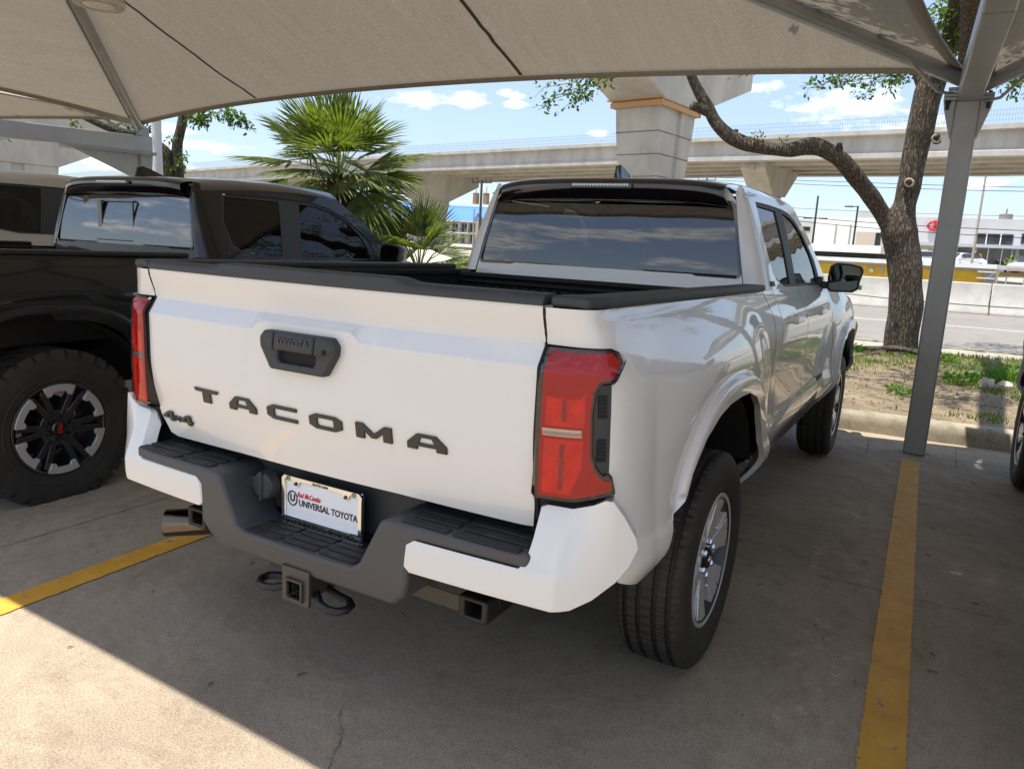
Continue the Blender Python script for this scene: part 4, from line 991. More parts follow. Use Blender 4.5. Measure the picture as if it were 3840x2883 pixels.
def canopy(label, group, cols=(1, -1), sr=.30, sl=.42):
    T = empty('shade_canopy', (0, 0, 0), 0, label, 'shade canopy', group)
    yc = (YF+YN)/2; dep = (YF-YN)/2; ridge = ZC+QX*dep; xr0, xr1 = XA+HX*dep, XB-HX*dep
    c = {'fa': (XA, YF, ZC-.06), 'fb': (XB, YF, ZC), 'na': (XA, YN, ZC-.06), 'nb': (XB, YN, ZC), 'ra': (xr0, yc, ridge), 'rb': (xr1, yc, ridge)}
    c = {k: Vector(v_) for k, v_ in c.items()}
    def face(e0, e1, r0, r1, sag, nu, nv, inward):
        def fn(s, t):
            a = e0.lerp(e1, s); k = 4*s*(1-s)
            a = a+inward*(sag*k)+Vector((0, 0, .05*k))
            b = r0.lerp(r1, s); p = a.lerp(b, t); p.z -= .10*k*4*t*(1-t)*.5
            return p
        return fn
    fns = [face(c['fa'], c['fb'], c['ra'], c['rb'], .62, 1, 1, Vector((0, -1, 0))), face(c['nb'], c['na'], c['rb'], c['ra'], .10, 1, 1, Vector((0, 1, 0))),
           face(c['fb'], c['nb'], c['rb'], c['rb'], sr, 1, 1, Vector((-1, 0, 0))), face(c['na'], c['fa'], c['ra'], c['ra'], sl, 1, 1, Vector((1, 0, 0)))]
    for i, fn in enumerate(fns):
        mb = MB(); mb.grid(fn, np.linspace(0, 1, 41), np.linspace(0, 1, 15)); mb.build('fabric', M_FAB, T, smooth=180)
        # hem round the edge cable
        hb = MB(); E = [fn(s, 0) for s in np.linspace(0, 1, 41)]; I = [fn(s, .030 if i < 2 else .034)-Vector((0, 0, .012)) for s in np.linspace(0, 1, 41)]
        lo = [p-Vector((0, 0, .018)) for p in E]
        hb.add(E+lo+I, [(k, k+1, 41+k+1, 41+k) for k in range(40)]+[(41+k, 41+k+1, 82+k+1, 82+k) for k in range(40)]); hb.build('hem', M_HEM, T, smooth=180)
    # seams: strips a little below the cloth
    for xs in (-4.93+.0, -1.76):
        s = (xs-XA)/(XB-XA); fn = fns[0]; pts = []
        for t in np.linspace(.03, 1, 24):
            best = min(np.linspace(0, 1, 400), key=lambda q: abs(fn(q, t).x-xs)); pts.append(fn(best, t)-Vector((0, 0, .006)))
        mb = MB(); w_ = Vector((.017, 0, 0)); mb.add([p-w_ for p in pts]+[p+w_ for p in pts], [(k, k+1, 24+k+1, 24+k) for k in range(23)]); mb.build('seam', M_SEAM, T)
    dn = Vector((0, 0, -.055))
    for a, b in (('fb', 'rb'), ('fa', 'ra'), ('nb', 'rb'), ('na', 'ra')):
        p, q = c[a]+dn, c[b]+dn
        mb = MB(); d_ = (q-p).normalized()
        mb.tube(([p+Vector((0, 0, -.16)), p+Vector((0, 0, -.04)), p+d_*.07, p+d_*.18] if a == 'fa' else [p+d_*.03, p+d_*.18])+[ p.lerp(q, .25), p.lerp(q, .6), q], .052, 14); mb.build('hip_tube', M_GALV, T, smooth=60)
        mb = MB(); o = Vector((0, -.07, -.02)) if p.y > 0 else Vector((0, .07, -.02)); mb.tube([p+Vector((.0, 0, -.10)), p+d_*.22+Vector((0, 0, -.14)), p+d_*.5+o, p.lerp(q, .4)+o, p.lerp(q, .8)+o], .011, 8); mb.build('conduit', M_GALV2, T, smooth=60)
    mb = MB(); mb.tube([c['ra']+dn, c['rb']+dn], .052, 14); mb.build('ridge_tube', M_GALV, T, smooth=60)
    # columns, cantilever beams, flanges
    for x, s in ((1.455, 1), (-7.68, -1)):
        if s not in cols: continue
        zt = 2.52 if s > 0 else 2.30
        mb = MB(); mb.box((x, 3.87, zt/2), (.150, .150, zt)); mb.build('column', M_GALV, T, bevel=.012, seg=3)
        if s > 0:
            mb = MB(); mb.box((x, 3.87, 2.528), (.30, .22, .018)); mb.box((x, 3.87, 2.549), (.30, .22, .018))
            for gx in (-1, 1): mb.prism([(x+gx*.075, 3.80, 2.519), (x+gx*.145, 3.80, 2.519), (x+gx*.145, 3.80, 2.49), (x+gx*.082, 3.80, 2.28), (x+gx*.075, 3.80, 2.28)], (0, .012, 0)); mb.prism([(x+gx*.075, 3.93, 2.519), (x+gx*.145, 3.93, 2.519), (x+gx*.145, 3.93, 2.49), (x+gx*.082, 3.93, 2.28), (x+gx*.075, 3.93, 2.28)], (0, .012, 0))
            mb.build('flange', M_GALV, T, bevel=.002, seg=1)
            for gx in (-.122, .122):
                for gy in (-.08, .08):
                    mb = MB(); mb.lathe([(0, 2.574), (.012, 2.574), (.012, 2.56), (.007, 2.56), (.007, 2.46), (.013, 2.46), (.013, 2.50), (.018, 2.50), (.018, 2.519)], 8, 'Z', (x+gx, 3.87+gy, 0)); mb.build('bolt', M_STEEL, T)
            mb = MB(); mb.beam((x, 3.90, 2.60), (x+.075, 2.2, 2.72), .15, .19); mb.beam((x+.075, 2.2, 2.72), (x+.10, 0.4, 2.86), .15, .19, w2=.15, h2=.15); mb.build('cantilever_beam', M_GALV2, T, bevel=.012, seg=2)
            mb = MB(); mb.prism([(x-.115, 3.84, 2.745), (x+.02, 3.84, 2.72), (x+.02, 3.84, 2.56), (x-.075, 3.84, 2.56), (x-.075, 3.84, 2.64)], (0, .06, 0)); mb.box((x-.03, 3.87, 2.60), (.20, .14, .02)); mb.build('gusset', M_GALV, T, bevel=.004)
        else:
            mb = MB(); mb.beam((x+.02, 3.96, 2.415), (x-.33, 2.2, 2.37), .15, .19); mb.beam((x-.33, 2.2, 2.37), (x-1.1, -1.4, 2.27), .15, .19); mb.build('cantilever_beam', M_GALV, T, bevel=.006, seg=2)
            mb = MB(); mb.beam((x+.05, 3.98, 2.306), (x-.20, 2.95, 2.285), .24, .018); mb.beam((x+.05, 3.98, 2.286), (x-.20, 2.95, 2.266), .24, .014); mb.build('flange', M_GALV2, T)
            mb = MB(); mb.prism([(x-.12, 3.0, 2.27), (x+.0, 3.80, 2.28), (x+.0, 3.80, 1.95)], (.02, 0, 0)); mb.prism([(x+.02, 3.80, 2.28), (x+.02, 3.98, 2.28), (x+.02, 3.96, 2.0), (x+.02, 3.80, 1.95)], (.02, 0, 0)); mb.build('gusset', M_GALV2, T)
            mb = MB(); mb.box((x+.02, 3.87, 2.56), (.10, .10, .12)); mb.box((x-.06, 3.90, 2.56), (.02, .14, .16)); mb.build('corner_post', M_GALV, T, bevel=.004)
    return T
GRP = 'tan shade canopies over the parking stalls'
CAN = canopy('tan shade canopy stretched above the white pickup, held on grey steel columns', GRP)
canopy('tan shade canopy cut off by the right edge of the photo, past the grey column', GRP, (1,), .3, 0.0).location = (9.20, 0, 0)
canopy('tan shade canopy darkest and farthest left, above the steel beam', GRP, (-1,)).location = (-9.12, 0, 0)
# round lamp under the left hip
p = atp(213, 6, 2, 3.02)
L = empty('canopy_lamp', p, 0, 'round cream lamp with finned rim hanging under the tan canopy', 'lamp')
M_CREAM = mat('cream_enamel', (.62, .58, .47), .4)
mb = MB(); mb.lathe([(0, .05), (.10, .05), (.15, .03), (.185, 0), (.175, -.025), (.12, -.03), (.115, -.02), (0, -.02)], 40, 'Z')
for k in range(20):
    a = 2*math.pi*k/20; mb.beam((.11*math.cos(a), .11*math.sin(a), .01), (.18*math.cos(a), .18*math.sin(a), .0), .006, .06)
mb.build('housing', M_CREAM, L, smooth=40)
mb = MB(); mb.lathe([(0, -.026), (.11, -.026), (.11, -.02)], 32, 'Z'); mb.build('diffuser', mat('diffuser', (.5, .47, .38), .2, coat=.6, var=.3, vscale=40), L)
mb = MB(); mb.tube([(0, 0, .05), (0, 0, .17)], .02, 10); mb.build('stem', M_GALV, L)
# ------------------------------------------------------------------ trees, palms, grass
def bark_mat():
    m = bpy.data.materials.new('bark'); m.use_nodes = True; nt = m.node_tree; b = nt.nodes['Principled BSDF']; b.inputs['Roughness'].default_value = .9; b.inputs['Specular IOR Level'].default_value = .2
    t = nt.nodes.new('ShaderNodeTexCoord'); mp = nt.nodes.new('ShaderNodeMapping'); mp.inputs['Scale'].default_value = (34, 34, 6.5); nt.links.new(t.outputs['Object'], mp.inputs[0])
    v = nt.nodes.new('ShaderNodeTexVoronoi'); v.feature = 'DISTANCE_TO_EDGE'; v.inputs['Scale'].default_value = 1.0
    n = nt.nodes.new('ShaderNodeTexNoise'); n.inputs['Scale'].default_value = 1.4; n.inputs['Detail'].default_value = 6; nt.links.new(mp.outputs[0], n.inputs['Vector'])
    ad = nt.nodes.new('ShaderNodeVectorMath'); ad.operation = 'MULTIPLY_ADD'; ad.inputs[1].default_value = (2.6, 2.6, 2.6); nt.links.new(n.outputs['Color'], ad.inputs[0]); nt.links.new(mp.outputs[0], ad.inputs[2]); nt.links.new(ad.outputs[0], v.inputs['Vector'])
    r = nt.nodes.new('ShaderNodeValToRGB'); r.color_ramp.elements[0].position = .02; r.color_ramp.elements[1].position = .33; r.color_ramp.elements[0].color = (.035, .027, .020, 1); r.color_ramp.elements[1].color = (.21, .17, .13, 1)
    nt.links.new(v.outputs['Distance'], r.inputs[0]); nt.links.new(r.outputs[0], b.inputs['Base Color'])
    bp = nt.nodes.new('ShaderNodeBump'); bp.inputs['Strength'].default_value = .9; bp.inputs['Distance'].default_value = .03; nt.links.new(v.outputs['Distance'], bp.inputs['Height']); nt.links.new(bp.outputs[0], b.inputs['Normal'])
    return m
M_BARK = bark_mat()
def leaf_mat(name, c1, c2, tr=.4):
    m = bpy.data.materials.new(name); m.use_nodes = True; nt = m.node_tree; nt.nodes.clear(); out = nt.nodes.new('ShaderNodeOutputMaterial')
    t = nt.nodes.new('ShaderNodeTexCoord'); n = nt.nodes.new('ShaderNodeTexNoise'); n.inputs['Scale'].default_value = 9; n.inputs['Detail'].default_value = 3; nt.links.new(t.outputs['Object'], n.inputs['Vector'])
    r = nt.nodes.new('ShaderNodeValToRGB'); r.color_ramp.elements[0].position = .36; r.color_ramp.elements[1].position = .66; r.color_ramp.elements[0].color = (*c1, 1); r.color_ramp.elements[1].color = (*c2, 1); nt.links.new(n.outputs['Fac'], r.inputs[0])
    p = nt.nodes.new('ShaderNodeBsdfPrincipled'); p.inputs['Roughness'].default_value = .5; p.inputs['Specular IOR Level'].default_value = .4; nt.links.new(r.outputs[0], p.inputs['Base Color'])
    tl = nt.nodes.new('ShaderNodeBsdfTranslucent'); g = nt.nodes.new('ShaderNodeMix'); g.data_type = 'RGBA'; g.blend_type = 'MULTIPLY'; g.inputs['Factor'].default_value = 1; g.inputs['B'].default_value = (1.5, 1.6, .5, 1); nt.links.new(r.outputs[0], g.inputs['A']); nt.links.new(g.outputs['Result'], tl.inputs[0])
    mx = nt.nodes.new('ShaderNodeMixShader'); mx.inputs[0].default_value = tr; nt.links.new(p.outputs[0], mx.inputs[1]); nt.links.new(tl.outputs[0], mx.inputs[2]); nt.links.new(mx.outputs[0], out.inputs[0]); return m
M_LEAF = leaf_mat('oak_leaf', (.045, .085, .014), (.12, .20, .028), .45)
M_PALM = leaf_mat('palm_leaf', (.050, .080, .016), (.17, .20, .05), .38)
M_GRASS = leaf_mat('grass_blade', (.075, .12, .02), (.19, .26, .045), .4)
M_TWIG = mat('twig', (.07, .055, .04), .85)
M_SCAR = mat('cut_wood', (.34, .29, .22), .85, var=.3, vscale=25)
M_STONE = mat('limestone', (.42, .37, .30), .85, var=.3, vscale=15, bump=.5, bscale=40)

def limb(mb, pts, rad, seg=22, sub=6, rough=.10, wob=.012):
    rad = [r*.80 for r in rad]
    """tapering limb through pixel-derived points, resampled as a smooth curve"""
    P = [Vector(p) for p in pts]; n = len(P); out = []; rr = []
    for i in range(n-1):
        p0, p1, p2, p3 = P[max(i-1, 0)], P[i], P[i+1], P[min(i+2, n-1)]
        for k in range(sub):
            t = k/sub; out.append(.5*((2*p1)+(p2-p0)*t+(2*p0-5*p1+4*p2-p3)*t*t+(3*p1-p0-3*p2+p3)*t**3)); rr.append(lerp(rad[i], rad[i+1], t))
    out.append(P[-1]); rr.append(rad[-1])
    out = [p+Vector(mnoise.noise_vector(p*1.8))*wob for p in out]; rr = [r*(1+.13*mnoise.noise(p*3.1)) for r, p in zip(rr, out)]
    mb.tube(out, rr, seg, True, rough)
    return out
def leaf(mb, p, d_, size, rg):
    d_ = d_.normalized(); s = d_.cross(Vector((rg.uniform(-1, 1), rg.uniform(-1, 1), rg.uniform(-.3, 1.5)))); s = s.normalized() if s.length > .01 else Vector((1, 0, 0)); up = s.cross(d_)
    w_ = size*rg.uniform(.20, .30); L = size*rg.uniform(.8, 1.2); fold = up*w_*rg.uniform(.1, .5)
    mb.add([p, p+d_*L*.35+s*w_+fold, p+d_*L*.75+s*w_*.8+fold, p+d_*L, p+d_*L*.75-s*w_*.8+fold, p+d_*L*.35-s*w_+fold, p+d_*L*.5], [(0, 1, 2, 6), (2, 3, 6), (6, 3, 4), (0, 6, 4, 5)])
def spray(leaves, twigs, a, b, n, size, rg, spread=.25, r=.006, droop=.0):
    """a leafy twig from a to b with side shoots"""
    a, b = Vector(a), Vector(b); pts = []
    k = 6; ax = b-a
    for i in range(k+1):
        t = i/k; pts.append(a+ax*t+Vector((rg.uniform(-1, 1), rg.uniform(-1, 1), rg.uniform(-1, 1)))*ax.length*.05+Vector((0, 0, -droop*t*t)))
    twigs.tube(pts, [r*(1-.7*i/k) for i in range(k+1)], 5, True)
    for i in range(n):
        t = rg.random()**.8; j = min(int(t*k), k-1); p = pts[j].lerp(pts[j+1], t*k-j)
        d_ = Vector((rg.gauss(0, 1), rg.gauss(0, 1), rg.gauss(-.1, .8))).normalized()
        L = spread*rg.uniform(.15, 1)*(1-.3*t); q = p+d_*L
        if rg.random() < .35: twigs.tube([p, p.lerp(q, .5)+Vector((0, 0, rg.uniform(-.02, .02))), q], [r*.35, r*.3, r*.2], 3, False)
        for _ in range(rg.randint(2, 4)):
            leaf(leaves, q+Vector((rg.gauss(0, .02), rg.gauss(0, .02), rg.gauss(0, .02))), d_+Vector((rg.gauss(0, .6), rg.gauss(0, .6), rg.gauss(0, .6))), size, rg)

# ---- the forked oak on the verge
rg = random.Random(11)
OAK = empty('oak_tree', (1.12, 9.35, .15), 0, 'forked oak with rough bark growing on the verge just left of the grey column', 'tree')
def oak_local(p): return Vector(p)-OAK.location
def A(px, py, D): return oak_local(at(px, py, D))
tb = MB()
DO = 11.75
main = [A(1938, 812, DO-.03), A(1944, 770, DO), A(1950, 715, DO), A(1957, 640, DO), A(1952, 560, DO), A(1942, 500, DO), A(1955, 440, DO), A(1968, 380, DO), A(1982, 310, DO), A(1997, 240, DO), A(2008, 195, DO), A(2030, 140, DO-.1), A(2052, 90, DO-.3), A(2066, 40, DO-.5), A(2078, -30, DO-.8), A(2090, -120, DO-1)]
limb(tb, main, [.34, .285, .262, .262, .265, .285, .19, .18, .185, .20, .225, .18, .165, .155, .14, .10], 36, 7, .11, .01)
left = [A(1945, 520, DO), A(1925, 488, DO-.05), A(1905, 462, DO-.1), A(1870, 410, DO-.3), A(1835, 366, DO-.5), A(1795, 332, DO-.7), A(1755, 316, DO-.8), A(1700, 325, DO-.9), A(1640, 318, DO-.9), A(1585, 300, DO-.9), A(1548, 268, DO-.9), A(1528, 232, DO-.9), A(1510, 200, DO-.9), A(1492, 160, DO-.9), A(1478, 110, DO-.9), A(1470, 40, DO-.9)]
limb(tb, left, [.19, .172, .150, .138, .136, .132, .148, .118, .108, .108, .104, .094, .09, .077, .065, .05], 28, 7, .11, .012)
limb(tb, [A(1530, 240, DO-.9), A(1508, 232, DO-.95), A(1494, 228, DO-1)], [.10, .075, .07], 14, 4, .1)
limb(tb, [A(2010, 195, DO), A(1995, 160, DO+.05), A(1985, 120, DO+.1), A(1960, 40, DO+.2)], [.18, .17, .14, .10], 20, 5, .1)
limb(tb, [A(2055, 85, DO-.3), A(2085, 60, DO-.1), A(2120, 40, DO+.1), A(2200, -30, DO+.3)], [.15, .14, .12, .09], 20, 5, .1)
for (px, py, r) in ((1812, 316, .05), (1962, 395, .06), (1590, 288, .045), (2023, 300, .055)): limb(tb, [A(px, py+8, DO-.75 if px < 1900 else DO-.16), A(px, py, DO-.78 if px < 1900 else DO-.2), A(px+2, py-7, DO-.8 if px < 1900 else DO-.24)], [r*1.2, r, r*.7], 10, 3, .2)
tk = tb.build('trunk', M_BARK, OAK, smooth=180)
rb = MB()
gz = .16
for pts, r in (([(1.0, 9.1, .22), (.85, 8.6, .20), (.62, 8.0, .17), (.2, 7.5, .13)], .07), ([(1.05, 9.0, .22), (1.1, 8.5, .2), (1.25, 7.9, .17), (1.5, 7.4, .13)], .06), ([(1.0, 9.0, .25), (.6, 8.9, .24), (.25, 8.5, .19), (-.3, 8.4, .13)], .055), ([(.8, 8.8, .26), (1.15, 8.7, .30), (1.45, 8.72, .24)], .045)):
    limb(rb, [oak_local(p) for p in pts], [r*1.3, r, r*.7, r*.3][:len(pts)], 12, 5, .15, .03)
rb.build('roots', M_BARK, OAK, smooth=180)
sb = MB()
for (px, py, D, r) in ((1964, 395, DO-.23, .055), (2022, 300, DO-.22, .05)):
    p = A(px, py, D); n = (oak_local(CAM)-p).normalized(); a = n.orthogonal().normalized(); b = n.cross(a)
    sb.tube([p+(a*math.cos(t)+b*math.sin(t)*1.15)*r*.8 for t in np.linspace(0, 2*math.pi, 20)], r*.3, 7, False)
sb.build('pruning_scar', M_SCAR, OAK, smooth=180)
lv, tw = MB(), MB()
def PX(px, py, D): return A(px, py, D)
for a, b, n in (((1320, 150), (1150, 205), 34), ((1310, 160), (1165, 225), 30), ((1300, 165), (1210, 235), 26), ((1240, 185), (1160, 236), 14), ((1330, 165), (1290, 182), 12), ((1270, 170), (1240, 225), 16)):
    spray(lv, tw, PX(*a, DO-1.1), PX(*b, DO-1.2), n, .062, rg, .15, .008)
for a, b, n in (((1960, 150), (1735, 185), 40), ((1950, 155), (1800, 180), 34), ((1900, 160), (1862, 212), 22), ((1940, 160), (1925, 192), 20), ((1990, 150), (1900, 170), 26), ((1850, 160), (1740, 192), 18), ((1960, 150), (1945, 185), 16)):
    spray(lv, tw, PX(*a, DO+.3), PX(*b, DO+.1), n, .062, rg, .15, .008)
for a, b, n in (((2230, 120), (2130, 190), 30), ((2240, 130), (2180, 195), 34), ((2230, 150), (2165, 175), 26), ((2250, 110), (2150, 150), 26), ((2215, 140), (2200, 200), 14)):
    spray(lv, tw, PX(*a, DO+.4), PX(*b, DO+.2), n, .062, rg, .16, .008)
for a, b, n in (((2060, 60), (2030, 10), 40), ((2070, 50), (2110, 15), 40), ((2050, 80), (2028, 40), 30), ((2090, 60), (2060, 0), 40), ((2110, 80), (2130, 20), 30), ((2060, 110), (2030, 60), 22), ((2075, 140), (2095, 90), 24), ((2180, 60), (2220, 20), 30)):
    spray(lv, tw, PX(*a, DO-.4), PX(*b, DO-.7), n, .065, rg, .22, .008)
for px, py in ((1627, 297), (1692, 306), (1640, 300)): spray(lv, tw, PX(px, py+6, DO-.95), PX(px+5, py-6, DO-.98), 5, .05, rg, .06, .004)
# a long limb over the canopies
lb = [Vector((.3, -.6, 3.6)), Vector((.2, -2.0, 4.3)), Vector((0, -4.2, 4.6)), Vector((-.1, -6.5, 4.6)), Vector((-.1, -9.0, 4.55)), Vector((-.1, -11.0, 4.5))]
tb2 = MB(); limb(tb2, lb, [.17, .16, .14, .11, .08, .05], 14, 5, .1); tb2.build('limb', M_BARK, OAK, smooth=180)
for i in range(300):  # unseen leaf strip added to block sun through the gap between canopies
    c = Vector((.98-1.12+rg.gauss(0, .26), rg.uniform(-11.0, -6.6), rg.uniform(4.2, 4.7)))
    spray(lv, tw, c, c+Vector((rg.gauss(0, .12), rg.gauss(0, .5), rg.gauss(0, .12))), 24, .085, rg, .30, .008)
# the mass of the crown above the canopies
for i in range(190):
    a = rg.uniform(0, 2*math.pi); q = rg.uniform(.2, 1)**.5*4.6; c = Vector((math.cos(a)*q+.4, math.sin(a)*q-.3, rg.uniform(5.0, 8.0)-.10*q))
    spray(lv, tw, c, c+Vector((rg.gauss(0, .5), rg.gauss(0, .5), rg.gauss(0, .3))), 26, .085, rg, .42, .012)
lv.build('crown', M_LEAF, OAK, recalc=False); tw.build('twigs', M_TWIG, OAK, recalc=False)

# ---- the tree behind the black truck
DT = 14.5
OAK = empty('oak_tree', at(384, 430, DT), 0, 'slim tree with dark twin trunks behind the black truck roof, beside the white post', 'tree'); OAK.location.z = .1
tb = MB()
limb(tb, [A(386, 470, DT), A(384, 420, DT), A(384, 374, DT), A(383, 340, DT), A(384, 310, DT), A(390, 280, DT), A(395, 255, DT), A(402, 220, DT), A(415, 170, DT)], [.14, .125, .12, .115, .11, .10, .10, .09, .06], 20, 6, .14, .02)
limb(tb, [A(372, 470, DT+.1), A(366, 420, DT), A(363, 374, DT), A(362, 340, DT), A(352, 322, DT), A(325, 305, DT), A(290, 292, DT), A(255, 285, DT), A(215, 268, DT), A(150, 235, DT)], [.15, .14, .13, .12, .10, .085, .08, .08, .07, .05], 20, 6, .14, .02)
limb(tb, [A(395, 262, DT), A(412, 245, DT), A(450, 225, DT), A(520, 190, DT)], [.08, .06, .05, .04], 12, 5, .12)
tb.build('trunk', M_BARK, OAK, smooth=180)
lv, tw = MB(), MB()
for a, b, n in (((400, 250), (446, 272), 30), ((405, 255), (440, 262), 34), ((430, 245), (447, 278), 16), ((455, 240), (466, 258), 12), ((480, 238), (506, 270), 26), ((490, 240), (536, 272), 30), ((500, 238), (520, 262), 24), ((515, 250), (540, 280), 10), ((400, 240), (480, 246), 30)):
    spray(lv, tw, A(*a, DT-.3), A(*b, DT-.4), n, .07, rg, .13, .007)
for a, b, n in (((305, 268), (322, 350), 50), ((310, 300), (325, 372), 40), ((300, 280), (318, 300), 26), ((355, 338), (352, 318), 9), ((376, 300), (368, 285), 5), ((390, 350), (398, 330), 9), ((392, 345), (402, 365), 8), ((360, 372), (372, 362), 10), ((240, 268), (330, 280), 30), ((150, 270), (160, 262), 12), ((5, 300), (0, 270), 14)):
    spray(lv, tw, A(*a, DT-.3), A(*b, DT-.35), n, .07, rg, .12, .005)
for i in range(110):
    a = rg.uniform(0, 2*math.pi); q = rg.uniform(.1, 1)**.5*3.4; c = Vector((math.cos(a)*q, math.sin(a)*q, rg.uniform(4.6, 7.2)))
    spray(lv, tw, c, c+Vector((rg.gauss(0, .5), rg.gauss(0, .5), rg.gauss(0, .3))), 26, .085, rg, .40, .012)
lv.build('crown', M_LEAF, OAK, recalc=False); tw.build('twigs', M_TWIG, OAK, recalc=False)

# ---- fan palms
def fan(mb, p, d_, R0, n, rg, spread=2.3, droop=.0, up=Vector((0, 0, 1))):
    """one fan leaf: p is the hub, d_ the pointing direction"""
    d_ = d_.normalized(); s = d_.cross(up); s = s.normalized() if s.length > .05 else Vector((1, 0, 0)); nrm = s.cross(d_)
    for i in range(n):
        t = (i/(n-1)-.5)*2; a = t*spread*.5*1.05+rg.gauss(0, .02); L = R0*(1-.32*abs(t)**1.7)*rg.uniform(.90, 1.05)
        q = (d_*math.cos(a)+s*math.sin(a)).normalized(); w_ = .0165*R0/.75*rg.uniform(.8, 1.2); b = q.cross(nrm).normalized()
        tw_ = rg.uniform(-.5, .5); b = (b*math.cos(tw_)+nrm*math.sin(tw_))
        cup = nrm*(-.06*abs(t))*L
        p1 = p+q*L*.45+cup*.4+Vector((0, 0, -droop*.15*L)); p2 = p+q*L*.78+cup+Vector((0, 0, -droop*.45*L)); p3 = p+q*L+cup*1.2+Vector((0, 0, -droop*1.0*L))
        mb.add([p, p1-b*w_, p1+b*w_, p2-b*w_*.7, p2+b*w_*.7, p3, p1+nrm*w_*.6, p2+nrm*w_*.4], [(0, 1, 6), (0, 6, 2), (1, 3, 7, 6), (6, 7, 4, 2), (3, 5, 7), (7, 5, 4)])
def palm(label, crown_px, D, ground_z, n_leaf, stalk, R0, trunk_r, seed, tilt_min=-.55, dense=1.0):
    rg = random.Random(seed); c = at(*crown_px, D); T = empty('fan_palm', (c.x, c.y, ground_z), 0, label, 'palm', None)
    cz = c.z-ground_z; cl = Vector((0, 0, cz))
    tb = MB(); k = 14
    tb.tube([Vector((.03*math.sin(i), .02*i/k, cz*i/k)) for i in range(k+1)], [trunk_r*(1.15 if i % 2 else .95) for i in range(k+1)], 16, True, .2)
    for i in range(60):
        a = rg.uniform(0, 6.28); z = cz-rg.uniform(0, .45); r = trunk_r*1.0; tb.beam((r*math.cos(a), r*math.sin(a), z), (r*1.9*math.cos(a), r*1.9*math.sin(a), z+.14), .04, .015)
    tb.build('trunk', mat('palm_fibre', (.05, .030, .016), .95, var=.5, vscale=20), T, smooth=50)
    lv, st = MB(), MB()
    for i in range(n_leaf):
        el = lerp(1.45, tilt_min, (i+.5)/n_leaf)+rg.gauss(0, .10); az = i*2.39996+rg.gauss(0, .15)
        d_ = Vector((math.cos(az)*math.cos(el), math.sin(az)*math.cos(el), math.sin(el))); L = stalk*rg.uniform(.8, 1.15)
        mid = cl+d_*L*.55+Vector((0, 0, .04)); hub = cl+d_*L+Vector((0, 0, -.05*L*math.cos(el)))
        st.tube([cl+d_*.05, mid, hub], [.012, .010, .007], 5, True)
        d2 = (hub-mid).normalized()+Vector((0, 0, -.12)); fan(lv, hub, d2, R0*rg.uniform(.88, 1.1), int(26*dense), rg, rg.uniform(2.0, 2.9), droop=.03+.16*max(0, math.cos(el))*rg.random(), up=Vector((rg.gauss(0, .35), rg.gauss(0, .35), 1)).normalized())
    lv.build('fronds', M_PALM, T, recalc=False); st.build('leaf_stalks', mat('leaf_stalk', (.20, .24, .06), .5), T, smooth=180)
    fr = MB()
    for i in range(150):
        a = rg.uniform(0, 6.28); r = trunk_r+abs(rg.gauss(.06, .08)); fr.lathe([(0, -.014), (.012, -.007), (.014, 0), (.012, .007), (0, .014)], 6, 'Z', (r*math.cos(a), r*math.sin(a), cz-rg.uniform(.0, .22)))
    fr.build('fruit', mat('palm_fruit', (.035, .012, .008), .4), T, smooth=180)
    return T
palm('tall fan palm with a full round crown rising behind the black truck', (728, 392), 11.6, .1, 42, .64, .93, .17, 5, -.75)
palm('low bushy fan palm growing at ground level beside the black truck bonnet', (905, 590), 11.2, .1, 22, .55, .62, .10, 9, -.05)

# ---- grass and weeds on the verge
gb = MB(); rg = random.Random(4)
def blade(x, y, h, w_):
    z = verge_fn(x, y)-.02; a = rg.uniform(0, 6.28); l = h*rg.uniform(.2, .7); dx, dy = math.cos(a), math.sin(a); sx, sy = -dy*w_, dx*w_
    gb.add([(x-sx, y-sy, z), (x+sx, y+sy, z), (x+dx*l*.4+sx*.7, y+dy*l*.4+sy*.7, z+h*.65), (x+dx*l*.4-sx*.7, y+dy*l*.4-sy*.7, z+h*.65), (x+dx*l, y+dy*l, z+h)], [(0, 1, 2, 3), (3, 2, 4)])
n = 0
while n < 19000:
    x = rg.uniform(-2.2, 4.2) if rg.random() < .75 else rg.uniform(-12, 8); y = rg.uniform(4.5, 9.6); t = y-kerb_y(x)
    if t < .2: continue
    dn = mnoise.noise(Vector((x*1.1, y*1.1, 5)))*.8+mnoise.noise(Vector((x*4, y*4, 9)))*.5
    far = sstep(1.6, 3.2, t); strip = sstep(3.9, 4.2, t)
    thr = lerp(.42, -.05, far); thr = lerp(thr, -.4, strip)
    if x < 1.0: thr += .20*(1-strip)
    elif x > 1.5: thr -= .25*far
    if dn < thr and rg.random() > .03: continue
    h = rg.uniform(.03, .085)*(1+.6*far*max(0, dn)); blade(x, y, h, rg.uniform(.003, .0075)); n += 1
tag(gb.build('grass', M_GRASS, None, recalc=False), kind='stuff')
wb = MB(); 
for cx, cy, r, k in ((2.0, 7.1, .16, 160), (2.3, 7.6, .22, 200), (2.75, 7.4, .22, 200), (1.55, 8.5, .2, 140), (1.35, 9.0, .2, 130), (3.1, 7.9, .3, 200), (.5, 8.7, .16, 80), (1.75, 6.9, .12, 70), (2.5, 8.2, .3, 160), (1.25, 5.6, .10, 40)):
    for i in range(int(k*1.8)):
        a = rg.uniform(0, 6.28); q = r*rg.random()**.6; x, y = cx+q*math.cos(a), cy+q*math.sin(a); leaf(wb, Vector((x, y, verge_fn(x, y)-.01+rg.uniform(0, .10))), Vector((math.cos(a), math.sin(a), rg.uniform(.2, 1.4))), .045, rg)
tag(wb.build('weeds', leaf_mat('weed_leaf', (.05, .12, .015), (.12, .24, .03), .4), None, recalc=False), kind='stuff')
